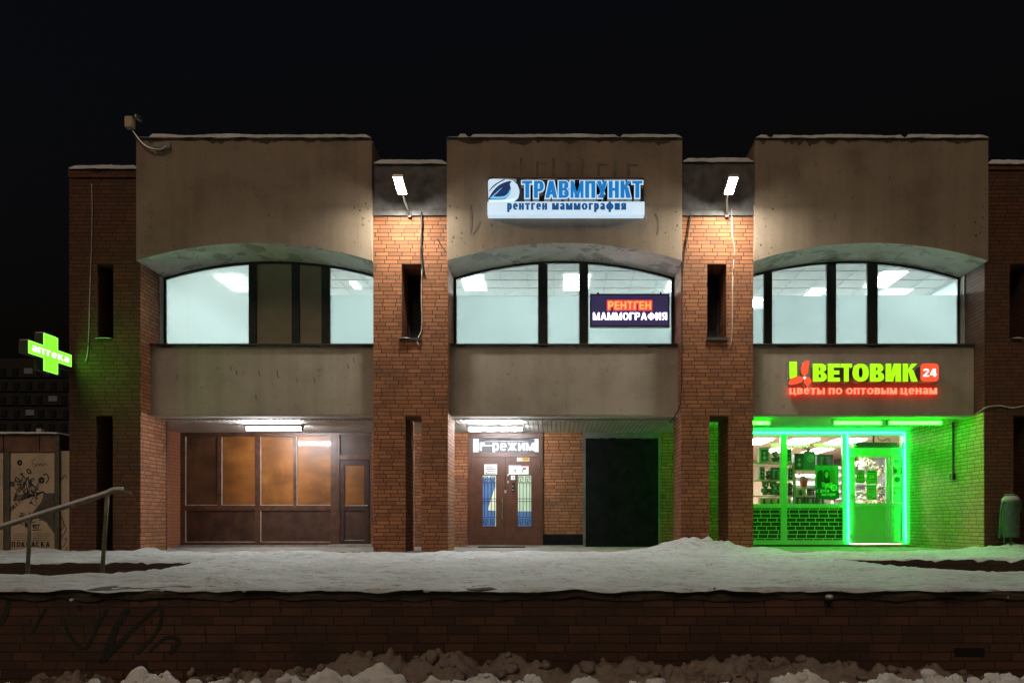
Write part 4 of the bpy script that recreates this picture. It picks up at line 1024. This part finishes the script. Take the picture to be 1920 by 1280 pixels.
# ------------------------------------------------------------------ cables, conduit, small fittings on the facade
def cable(pts,w,mt,label,y=None,cat='cable'):
    q=smooth([tuple(P(*p)) if len(p)==3 else tuple(P(p[0],p[1],y)) for p in pts],5)
    return tag(MB().tube(q,w,6).build('cable',mt,smoothed=True),label,cat)
cable([(172,345),(173,400),(171,480),(168,560),(166,640),(163,668),(160,677)],.009,M_wcable,'thin pale cable running down the dark left corner pier towards the pharmacy cross',-.02)
cable([(790,398),(791,430),(789,470),(792,500),(794,512)],.024,M_cable,'thick black cable hanging down the pier left of the clinic sign',-.03)
cable([(791,500),(790,560),(791,600),(789,622),(782,638),(786,648)],.010,M_wcable,'thin pale cable curling at a niche window on the pier left of the clinic sign',-.02)
cable([(820,447),(828,462),(836,472)],.011,M_cable,'short black cable stub by the left end of the clinic fascia',-.02)
cable([(1372,392),(1373,440),(1377,470),(1374,520),(1373,600),(1371,648)],.012,M_wcable,'pale cable down the pier right of the clinic sign',-.02)
cable([(1295,402),(1290,440),(1283,480),(1279,540),(1279,640),(1277,745),(1268,775),(1256,792)],.014,M_cable,'black cable along the right edge of the middle bay down to the passage ceiling',-.03)
cable([(1935,757,-.03),(1900,764,-.03),(1875,760,-.03),(1850,763,-.05),(1835,772,.2),(1818,783,.5),(1795,783,.7),(1770,782,.8),(1720,782,.8),(1660,781,.8),(1600,782,.8),(1540,784,.8)],.013,M_wcable,'grey cable sagging along the flower shop canopy and across the right corner pier')
y=1.1
cdt=thing('conduit',(8.53,y,1.6),'dark vertical conduit ending in a socket box on the lit brick side wall','conduit')
MB().tube([(8.535,y,2.74),(8.535,y,1.62)],.02,8).build('pipe',M_cable,cdt)
MB().box(8.49,8.553,y-.07,y+.07,1.50,1.63).build('socket_box',M_cable,cdt,bevel=.008)
# roof antenna
an=thing('roof_antenna',P(290,270,-.2),'small box antenna with a dish on a bent arm at the left roof corner','antenna')
MB().tube([tuple(P(a,b,-.2)) for a,b in smooth([(312,274),(300,280),(282,278),(268,270),(258,258),(247,242)])],.018,7).build('arm',M_steel,an,smoothed=True)
MB().pbox(233,217,248,238,-.28,.12).build('box',plain('beige_box',(.52,.42,.28),.6),an,bevel=.012)
c=P(260,221,-.2); m=MB(); m.lathe((0,0,0),[(.001,.03),(.04,.024),(.07,.01),(.085,0),(.08,-.004),(.001,.02)],14)
rm=Matrix.Rotation(R(-25),3,'Z')@Matrix.Rotation(R(70),3,'Y'); m.v=[Vector((rm@v)*1.0)+c for v in m.v]; m.build('dish',M_steel,an,smoothed=True)
m=MB(); m.tube([P(250,222,-.2),P(258,222,-.2)],.008); m.pbox(287,266,317,276,-.2,.1); m.build('mount',M_grey,an,bevel=.01)

# ------------------------------------------------------------------ handrail and litter bin
hy=-6.55
hr=thing('handrail',P(193,1073,hy),'worn steel handrail sloping down the ramp at the left of the terrace','handrail')
m=MB(); m.tube([tuple(P(a,b,hy)) for a,b in smooth([(-160,1043),(0,990),(100,958),(190,930),(212,922),(230,921),(241,924),(246,928)])],.019,10); m.build('rail',M_rail,hr,smoothed=True)
m=MB(); v=[tuple(P(a,b-2.5,hy)) for a,b in smooth([(0,988),(100,956),(190,928),(212,919),(230,918)])]; m.tube(v,.020,6); m.build('rail_snow',M_snowc,hr,smoothed=True)
for a,c in (((201,928),(191.5,1078)),((57,972),(51,1082))): MB().tube([P(*a,hy),P(*c,hy)],.022,10).build('post',M_rail,hr,smoothed=True)
by=-.42
tb=thing('litter_bin',P(1893,1024,by),'dark green litter bin in a tubular frame on the snow by the right corner pier','litter bin')
M_bin=plain('green_bin_paint',(.05,.085,.06),.4,var=.35,scale=8)
bc=P(1895,1007,by); h=Z(937,by)-Z(1007,by)
MB().lathe(bc,[(.0,0),(.13,0),(.15,.03),(.155,h*.5),(.155,h-.02),(.16,h),(.15,h+.005)],18).build('body',M_bin,tb,smoothed=True)
MB().lathe(bc,[(.157,h*.30),(.162,h*.31),(.162,h*.33),(.157,h*.34)],18).build('band',M_bin,tb)
MB().lathe(bc,[(.158,h-.02),(.15,h+.03),(.11,h+.075),(.05,h+.09),(.001,h+.092)],18).build('lid',M_grey,tb,smoothed=True)
m=MB(); dx=.01046
fr=[(1874,1008),(1876,975),(1878,950),(1883,938),(1890,931),(1898,928)]; m.tube([tuple(P(a,b,by-.02)) for a,b in smooth(fr)],.019,8)
m.tube([tuple(P(a,b,by-.02)) for a,b in smooth([(1888,930),(1895,926),(1905,928),(1912,936),(1915,960)])],.014,8); m.build('frame',M_bin,tb,smoothed=True)
for px in (1883,1895): MB().tube([P(px,1005,by),P(px,1032,by)],.016,8).build('leg',M_bin,tb)
m=MB(); m.lathe(P(1893,927,by),[(.001,.012),(.08,.01),(.09,0),(.001,0)],14); m.build('ash_tray',M_grey,tb)

# ------------------------------------------------------------------ kiosk with posters and graffiti, far house
ky=.45
M_beige=plaster('pale_kiosk_board',(.55,.44,.31),(.28,.2,.14),.4); M_kbrown=plain('rusty_sheet',(.15,.075,.045),.6,var=.4,scale=4)
kk=thing('kiosk',P(30,1040,ky),'low graffiti covered kiosk of pale boards with a snowy roof at the far left','kiosk')
MB().box(X(-330,ky),X(108,ky),ky+.05,ky+3,-.2,Z(813,ky)).build('body',M_kbrown,kk)
m=MB(); 
for a,c in ((-200,6),(8,73),(75,104)): m.pbox(a,815,c,847,ky+.02,.03)
m.build('top_band',M_kbrown,kk)
for a,c in ((-120,6),(19,102)):
    MB().pbox(a,849,c,1048,ky+.025,.03).build('board',M_beige,kk)
m=MB(); m.pbox(8,847,18,1048,ky,.05); m.pbox(102.5,815,111,1048,ky,.05); m.build('post',plain('grey_green_post',(.09,.085,.06),.6,var=.4),kk)
MB().box(X(111.5,.5),X(131,.5),.5,.6,-.1,Z(845,.5)).build('side_board',M_beige,kk)
snow_strip('roof_snow',X(-330,ky),X(110,ky),ky-.02,ky+2.2,Z(813,ky),.05,kk,4)
MB().pbox(68,803,77,812,ky+.4,.1).build('roof_vent',M_white,kk)
g=MB(); gy=ky+.022
import itertools
def line(pts,w=1.6): g.ribbon(pts,w,gy)
def circ(cx,cy,rx,ry,w=1.8): line([(cx+rx*math.cos(k*.52),cy+ry*math.sin(k*.52)) for k in range(13)],w)
circ(37,867,3,3.5,5.5); circ(78,900,3.5,4,7)
def word(s,x0,y0,x1,y1,hh,w=.16):
    dx=(x1-x0)/len(s); ang=math.atan2(-(y1-y0),(x1-x0))
    for i_,c_ in enumerate(s):
        ox=X(x0+dx*i_,gy); oz=Z(y0+(y1-y0)*i_/len(s),gy); u=.0110
        tf=lambda p,ox=ox,oz=oz:Vector((ox+(p.x-ox)*math.cos(ang)-(p.z-oz)*math.sin(ang),p.y,oz+(p.x-ox)*math.sin(ang)+(p.z-oz)*math.cos(ang)))
        glyph_into(g,c_,ox,oz,hh*.0110,hh*.0110,gy-.003,gy-.001,w,w,tf=tf)
word('ФОТО',22,914,65,882,11,.19)
word('ЮВЕЛИР',22,958,52,930,7,.15)
word('ПОКРАСКА',22,1025,95,1025,10,.2)
line([(66,861),(61,862),(60,867),(66,870),(66,874),(61,873)],1.3); line([(68,873),(72,869),(74,873),(77,868),(80,873),(84,868),(88,872)],1.3)
random.seed(3)
for k in range(16):
    cx=random.uniform(28,70); cy=random.uniform(905,935); line([(cx+random.uniform(-8,8),cy+random.uniform(-14,14)) for _ in range(6)],1.4)
for k in range(12):
    cx=random.uniform(24,92); cy=random.uniform(962,995); line([(cx+random.uniform(-12,12),cy+random.uniform(-9,9)) for _ in range(6)],1.9)
for k in range(5): line([(24+random.uniform(0,4),930+k*2),(50,926+k*2),(66,930-k)],1.6)
line([(80,890),(88,889),(91,898),(86,906)],3); line([(68,928),(80,922),(88,930)],5)
for py in (1000,1004,1008,1012,1033,1037): line([(24,py),(60,py+.3),(94,py)],.8)
g.build('graffiti',M_ink,kk,recalc=False)
m=MB(); m.prism([(X(a,gy+.002),Z(b,gy+.002)) for a,b in ((82,924),(102,924),(102,1000),(88,980),(60,962),(78,940))],gy-.0005,gy+.001); m.build('grey_poster',plain('grey_print',(.09,.075,.06),.7,var=.5,scale=10),kk)
g=MB(); gy=.496
for pts in ([(113,895),(117,898),(121,890),(126,897)],[(112,940),(116,945),(118,950),(121,941),(124,948)],[(111,965),(116,970),(120,985),(113,995),(112,1005),(119,1002),(124,990),(118,980)],[(118,1005),(113,1015),(115,1025),(122,1020),(125,1008),(119,1012)],[(113,1028),(120,1035),(126,1025)]): g.ribbon(pts,1.8,gy)
g.build('graffiti',M_ink,kk,recalc=False)
fyy=62
fb=thing('apartment_block',(X(0,fyy),fyy,-1),'dark distant apartment block behind the kiosk with a few dim lit windows','building')
MB().box(X(-420,fyy),X(140,fyy),fyy,fyy+14,-1.1,Z(672,fyy)).build('wall',plain('night_panel_wall',(.018,.016,.015),.9,var=.4,scale=.3),fb)
random.seed(5)
for j in range(5):
    for i_ in range(9):
        px=-70+i_*23+(j%2)*3; py=690+j*26
        if px>118: continue
        lit=(i_,j) in ((7,2),(5,0),(5,3))
        w=MB().pbox(px,py,px+(15 if lit else 10),py+(10 if lit else 13),fyy-.1,.12).build('window',G_winlit if lit else plain('dim_window',(.008,.01,.015),.2) if 'dimw' not in MATS else MATS['dimw'],fb)
        if not lit: MATS['dimw']=w.data.materials[0]
for j in range(4): MB().pbox(-420,705+j*26,126,706.5+j*26,fyy-.15,.12).build('floor_seam',plain('seam',(.03,.027,.025),.9),fb)

# ------------------------------------------------------------------ inside the flower shop
M_post=plain('shelf_post',(.35,.27,.14),.4); M_shelf=plain('shelf_board',(.62,.5,.36),.5)
M_t=[plain('toy_green',(.045,.16,.075),.6,var=.4,scale=18),plain('toy_dark',(.02,.05,.032),.6,var=.5,scale=18),plain('toy_pale',(.24,.42,.27),.6,var=.3,scale=18),plain('toy_teal',(.09,.22,.2),.6,var=.3,scale=18),plain('box_cream',(.62,.52,.42),.7,var=.2,scale=14)]
def shelf(px0,px1,rows,y,label):
    r=thing('shelving_unit',P((px0+px1)/2,1000,y),label,'shelves','shelving units in the shop window')
    for px in (px0,px1-2):
        for dd in (0,.42): MB().box(X(px,y),X(px,y)+.028,y+dd,y+dd+.028,.02,Z(rows[0]-(0 if dd==0 else 20),y)).build('post',M_post,r)
    for py in rows: MB().box(X(px0,y)+.001,X(px1,y)-.001,y+.0285,y+.419,Z(py,y)-.028,Z(py,y)).build('shelf',M_shelf,r)
    return r
sy1=3.75
shelf(1402,1489,[867,899,928,946],sy1,'left shelving unit of toys and gift boxes behind the narrow shop pane')
shelf(1490,1566,[880,913.5,929,946],sy1,'right shelving unit of gift boxes and a flower pot behind the wide shop pane')
def gbox(px0,py0,px1,py1,mt,label,win=None,y=sy1+.06,d=.22):
    r=thing('gift_box',P((px0+px1)/2,py1,y),label,'box','boxed gifts on the shop shelves')
    MB().pbox(px0,py0,px1,py1,y,d).build('carton',mt,r,bevel=.006)
    w=(px1-px0);hh=(py1-py0)
    MB().pbox(px0+w*.18,py0+hh*.15,px1-w*.18,py1-hh*.12,y-.004,.003).build('front_window',win or M_t[1],r)
    m=MB(); m.ball(P((px0+px1)/2,py0+hh*.40,y-.004),w*.16*.0133,6,0,(1,.25,1)); m.ball(P((px0+px1)/2,py0+hh*.70,y-.004),w*.19*.0133,6,0,(1,.25,1.1)); m.build('toy_inside',M_t[2] if win is None else M_t[1],r,smoothed=True)
    return r
def doll(px,py0,py1,mt,label,y=sy1+.12):
    r=thing('plush_toy',P(px,py1,y),label,'toy','plush toys on the shop shelves'); hh=(py1-py0)*.0133; b_=P(px,py1,y)
    m=MB(); m.ball(b_+Vector((0,0,hh*.28)),hh*.27,8,0,(.9,.8,1.05)); 
    for s in(-1,1): m.ball(b_+Vector((s*hh*.26,-hh*.12,hh*.34)),hh*.11,6,0,(1,1,1.6)); m.ball(b_+Vector((s*hh*.17,-hh*.22,hh*.09)),hh*.12,6,0,(1,1.4,.8))
    m.build('body',mt,r,smoothed=True)
    m=MB(); m.ball(b_+Vector((0,-hh*.03,hh*.74)),hh*.26,8)
    for s in(-1,1): m.ball(b_+Vector((s*hh*.2,0,hh*.95)),hh*.09,6)
    hd=m.build('head',mt,r,smoothed=True)
    m=MB(); m.ball(b_+Vector((0,-hh*.26,hh*.69)),hh*.1,6); m.build('muzzle',M_t[2],hd,smoothed=True)
    return r
gbox(1424,838,1443,866.5,M_t[2],'pale green window box on the top shelf nearest the brick pier')
doll(1453,845,866.5,M_t[0],'plush toy sitting on the top shelf beside the pale window box')
gbox(1476,840,1484,866.5,M_t[2],'slim pale box on the top shelf just right of the mullion')
gbox(1425,875,1434,898.5,M_t[0],'slim green box with dark top on the second shelf nearest the brick pier')
doll(1440,882,898.5,M_t[1],'small dark plush toy on the second shelf between two boxes')
gbox(1445,876,1466,898.5,M_t[1],'wide dark box on the second shelf left of the mullion',M_t[3])
gbox(1478,877,1487,898.5,M_t[0],'slim green box on the second shelf right of the mullion')
doll(1435,902,927.5,M_t[0],'green plush toy on the third shelf nearest the brick pier')
doll(1449,902,927.5,M_t[0],'green plush toy in the middle of the third shelf')
gbox(1456,905,1468,927.5,M_t[1],'dark box on the third shelf half behind the mullion')
gbox(1478,905,1486,927.5,M_t[1],'dark slim box on the third shelf right of the mullion')
for a,c,w in ((1426,1440,'nearest the brick pier'),(1441,1452,'in the middle'),(1453,1466,'left of the mullion'),(1477,1483,'right of the mullion')): gbox(a,932,c,945.5,M_t[4],'cream carton on the bottom shelf '+w,plain('cream_print',(.5,.38,.33),.7,var=.4,scale=30))
gbox(1490,850,1507,879.5,M_t[1],'dark gift box on top of the right shelving unit, beside the teal bag')
r=thing('gift_bag',P(1518,880,sy1),'teal gift bag with red sprigs on top of the right shelving unit','bag')
MB().pbox(1508,846,1529,879.5,sy1+.03,.2).build('bag',M_t[3],r,bevel=.008)
m=MB(); m.lathe(Vector((0,0,0)),[(.001,0),(.1,0),(.1,.01),(.001,.01)],16); m.v=[P(1520,859,sy1+.02)+Vector((v.x,-v.z,v.y)) for v in m.v]; m.build('round_print',M_t[2],r)
m=MB(); random.seed(9)
for k in range(26):
    b0=P(1518+random.uniform(-8,8),847,sy1+.12); t0=P(1518+random.uniform(-14,14),random.uniform(833,845),sy1+.12+random.uniform(-.1,.1)); m.tube([b0,t0],.004,4); m.ball(t0,.018,5,1)
m.build('sprigs',[M_post,plain('red_sprig',(.42,.10,.08),.6)],r)
gbox(1533,852,1562,874,M_t[1],'wide dark box of two dolls on the right shelving unit above the poster',M_t[0],y=sy1+.04)
r=thing('flower_pot',P(1507,913,sy1+.1),'red brown flower pot with green plant on the right shelving unit','plant')
MB().lathe(P(1507,913,sy1+.2),[(.001,0),(.075,0),(.10,.17),(.112,.17),(.112,.205),(.09,.205)],14).build('pot',plain('red_pot',(.32,.10,.06),.6),r,smoothed=True)
def leaves(c,rx,rz,n,mts,parent,name='foliage',s=.03):
    m=MB()
    for k in range(n):
        p=c+Vector((random.gauss(0,rx*.5),random.gauss(0,rx*.3),random.gauss(0,rz*.5))); a=Vector((random.uniform(-1,1),random.uniform(-1,1),random.uniform(-.6,1))).normalized()*s; b_=a.cross(Vector((random.uniform(-1,1),random.uniform(-1,1),random.uniform(-1,1)))).normalized()*s*.4
        m.face([p-a,p+b_,p+a,p-b_],random.randrange(len(mts)))
    return m.build(name,mts,parent,recalc=False)
M_leaf=[plain('leaf_green',(.07,.16,.05),.6),plain('leaf_pale',(.16,.28,.09),.6),plain('petal_orange',(.55,.2,.08),.6)]
leaves(P(1506,894,sy1+.2),.17,.09,150,M_leaf,r)
gbox(1492,916,1511,928.5,M_t[4],'floral printed cream box on the lower right shelf',plain('floral_print',(.55,.3,.3),.7,var=.7,scale=60))
r=thing('round_basket',P(1520,928.5,sy1),'round dark printed hat box on the lower right shelf','box')
MB().lathe(P(1520,928.5,sy1+.2),[(.001,0),(.1,0),(.1,.15),(.001,.15)],18).build('body',plain('bw_print',(.3,.28,.27),.6,var=.9,scale=25),r,smoothed=False)
MB().lathe(P(1520,928.5,sy1+.2),[(.103,.12),(.106,.12),(.106,.155),(.001,.156)],18).build('lid',M_t[1],r)
gbox(1492,931,1507,945.5,M_t[0],'green carton at the bottom left of the right shelving unit'); gbox(1510,931,1529,945.5,M_t[3],'teal carton at the bottom of the right shelving unit'); gbox(1532,931,1546,945.5,M_t[0],'green carton at the bottom of the right shelving unit beneath the poster')
# racks of flowers deeper in the shop, seen through the door
def rack(px0,px1,py0,py1,y,label,n):
    r=thing('display_rack',P((px0+px1)/2,1000,y),label,'rack','white racks deeper in the shop')
    MB().box(X(px0,y),X(px1,y),y+.3,y+.33,.03,Z(py0,y)).build('back_panel',M_whitewall,r)
    for k in range(n): 
        z=Z(py1,y)+(Z(py0,y)-Z(py1,y))*k/max(1,n-.5); MB().box(X(px0,y),X(px1,y),y,y+.3,z,z+.03).build('shelf',M_white,r)
    return r
rack(1592,1634,888,950,8.0,'white display rack behind the left half of the shop door pane',5); rack(1636,1668,905,950,7.4,'white display rack behind the right half of the shop door pane',4); rack(1566,1590,872,950,7.0,'white display rack between the poster and the door frame',6); rack(1480,1560,888,950,8.5,'long white display rack behind the right shelving unit',5)
random.seed(11)
for px,py,yv,lb in ((1620,868,5.6,'trailing plant high behind the shop door pane'),(1648,882,6.4,'bushy plant behind the 24 card on the shop door'),(1616,938,5.2,'cluster of flowers at the bottom left behind the door pane'),(1646,940,5.0,'yellow and green flowers at the bottom behind the door pane'),(1640,915,6.0,'red leaved plant behind the shop door handle')):
    r=thing('potted_flowers',P(px,py+10,yv),lb,'plant','potted flowers inside the shop')
    MB().lathe(P(px,py+9,yv),[(.001,0),(.07,0),(.09,.14),(.08,.14)],12).build('pot',M_t[4],r,smoothed=True)
    leaves(P(px,py,yv),.28,.16,170,[M_leaf[0],M_leaf[1],M_leaf[2],plain('petal_white',(.7,.65,.6),.6)],r,s=.045)
# posters and cards on the shop glass
py_=YS+.040
po=thing('poster',P(1550,938,py_),'green poster of three women with long hair and white words in the shop window','poster')
M_pg=plain('poster_green',(.08,.20,.10),.6,var=.15); M_pd=plain('poster_dark_green',(.02,.055,.03),.6); M_ph=plain('poster_hair',(.02,.018,.012),.7); M_pf=plain('poster_skin',(.30,.30,.15),.6); M_pw=plain('poster_white',(.62,.75,.55),.6)
def flat(poly,k,name,mt): return MB().prism([(X(a,py_),Z(b,py_)) for a,b in poly],py_-.002*k,py_-.002*k+.0015).build(name,mt,po)
flat([(1528,872),(1572,872),(1573,930),(1573,936),(1571,934),(1565,937),(1530,935),(1528,915)],1,'sheet',M_pg)
flat(smooth([(1532,914),(1532,890),(1535,882),(1540,881),(1543,886),(1543,905),(1541,914)]),2,'hair',M_ph); flat(smooth([(1558,910),(1556,888),(1559,881),(1564,882),(1567,892),(1569,912)]),2,'hair',plain('poster_fair_hair',(.16,.13,.06),.7))
flat(smooth([(1544,904),(1544,886),(1547,881),(1552,881),(1555,886),(1556,904),(1550,907)]),3,'hair',M_ph); flat(smooth([(1546.5,888),(1549,883.5),(1552,885),(1553,890),(1551,895),(1548.5,895),(1546.5,891)]),4,'face',M_pf)
flat(smooth([(1541,906),(1548,901),(1552,901),(1560,906),(1562,916),(1541,916)]),3,'shoulders',M_pf)
m=MB(); random.seed(2)
for k in range(26): m.ball(P(random.uniform(1540,1560),random.uniform(904,914),py_-.012),.012,5,0,(1,.15,1))
m.build('bouquet',M_pw,po)
flat([(1528,914),(1540,912),(1556,913),(1573,922),(1573,930),(1573,936),(1571,934),(1565,937),(1530,935)],5,'lower_band',M_pd)
cc=[(1563+6.2*math.cos(k*math.pi/10),914+6.2*math.sin(k*math.pi/10)) for k in range(20)]; flat(cc,6,'date_disc',M_pw)
m=MB(); text_into(m,'28',X(1558.8,py_),X(1567.2,py_),Z(917,py_),Z(910,py_),py_-.015,py_-.0135,.15,.13,.12); m.build('date',M_pd,po)
m=MB(); text_into(m,'С Днём',X(1531,py_),X(1554,py_),Z(922.5,py_),Z(917,py_),py_-.014,py_-.012,.17,.15,.16); m.build('lettering',M_pw,po); m=MB(); text_into(m,'матери!',X(1540,py_),X(1566,py_),Z(929,py_),Z(924.5,py_),py_-.014,py_-.012,.17,.15,.16); m.build('lettering',M_pw,po)
def card(px0,py0,px1,py1,mt,label,parts):
    yv=YS+.020; r=thing('door_card',P((px0+px1)/2,py1,yv),label,'card','cards stuck on the shop door')
    MB().pbox(px0,py0,px1,py1,yv,.003).build('sheet',mt,r)
    for q,nm,mm in parts:
        m=MB()
        if nm=='number': text_into(m,'24',X(q[0],yv),X(q[2],yv),Z(q[3],yv),Z(q[1],yv),yv-.006,yv-.0045,.17,.15,.1)
        elif nm=='disc': m.prism([(X((q[0]+q[2])/2+(q[2]-q[0])/2*math.cos(k*.314),yv),Z((q[1]+q[3])/2+(q[3]-q[1])/2*math.sin(k*.314),yv)) for k in range(20)],yv-.004,yv-.001)
        else: m.pbox(*q,yv-.003,.002)
        m.build(nm,mm,r)
M_c1=plain('card_green',(.33,.42,.16),.6,var=.1); M_c2=plain('card_olive',(.26,.27,.10),.6,var=.1); M_c3=plain('card_grey',(.33,.40,.30),.6,var=.15); M_c4=plain('card_white',(.7,.66,.55),.6,var=.1)
card(1624,881,1645,907,M_c1,'pale green card with a square number 24 on the shop door pane',[((1627,888,1642,899),'square',plain('card_square',(.12,.26,.03),.6)),((1629.5,890,1639.5,896.5),'number',M_c4),((1627,883,1642,885.5),'heading',M_pd),((1630,901.5,1639,903.5),'small_print',M_c2)])
card(1605,883,1621,905,M_c2,'olive paper card left of the number 24 card on the shop door',[((1607,887,1619,888),'heading',M_pd),((1607,894,1619,895.3),'printing',M_pd),((1606,903,1620,904.3),'printing',M_pd)])
card(1625,908,1643,936.5,M_c3,'grey green list card under the number 24 card on the shop door',[((1627,911,1641,912),'heading',M_t[1]),((1627,916,1641,916.8),'printing',M_t[1]),((1627,921,1638,921.8),'printing',M_t[1]),((1628,930,1629.5,932.5),'mark',M_t[1]),((1632,930,1633.5,932.5),'mark',M_t[1]),((1636,933,1642,935),'mark',M_t[1])])
card(1674,858,1691,874,M_c4,'cream card with a teal rectangle at the top of the narrow door pane',[((1677,861,1687,867.5),'picture',plain('teal_print',(.08,.2,.2),.6))])
card(1674,875,1691,890,M_c2,'olive card with a round arrow mark on the narrow door pane',[((1676,879,1682,886),'disc',M_t[1]),((1678,881,1680.5,884),'disc',M_c2)])
card(1674,891,1691,909,M_c4,'cream card with a dark green disc on the narrow door pane',[((1677,893,1688,904),'disc',M_pd)])
card(1674,910,1691,942,M_c4,'tall cream price list at the bottom of the narrow door pane',[((1676,912,1689,916.5),'heading',plain('list_heading',(.35,.28,.16),.6)),((1676,921,1680,926),'printing',M_c2),((1682,922,1688,923),'printing',M_c2)])
# dark panel behind the door transom
r=thing('back_of_display',P(1640,839,YS+.3),'long dark hanging display case behind the glass over the shop door','display')
MB().pbox(1601,829,1682,839,YS+.25,.12).build('case',M_t[1],r); MB().tube([P(1638,829,YS+.3),P(1638,810,YS+.3)],.02).build('hanger',M_t[1],r)
tag(MB().tube([tuple(P(a,b,YS+.35)) for a,b in smooth([(1646,812),(1647,822),(1655,826),(1666,822),(1668,828)])],.01,6).build('cable',M_cable),'black looped cable above the hanging display behind the shop door glass','cable')
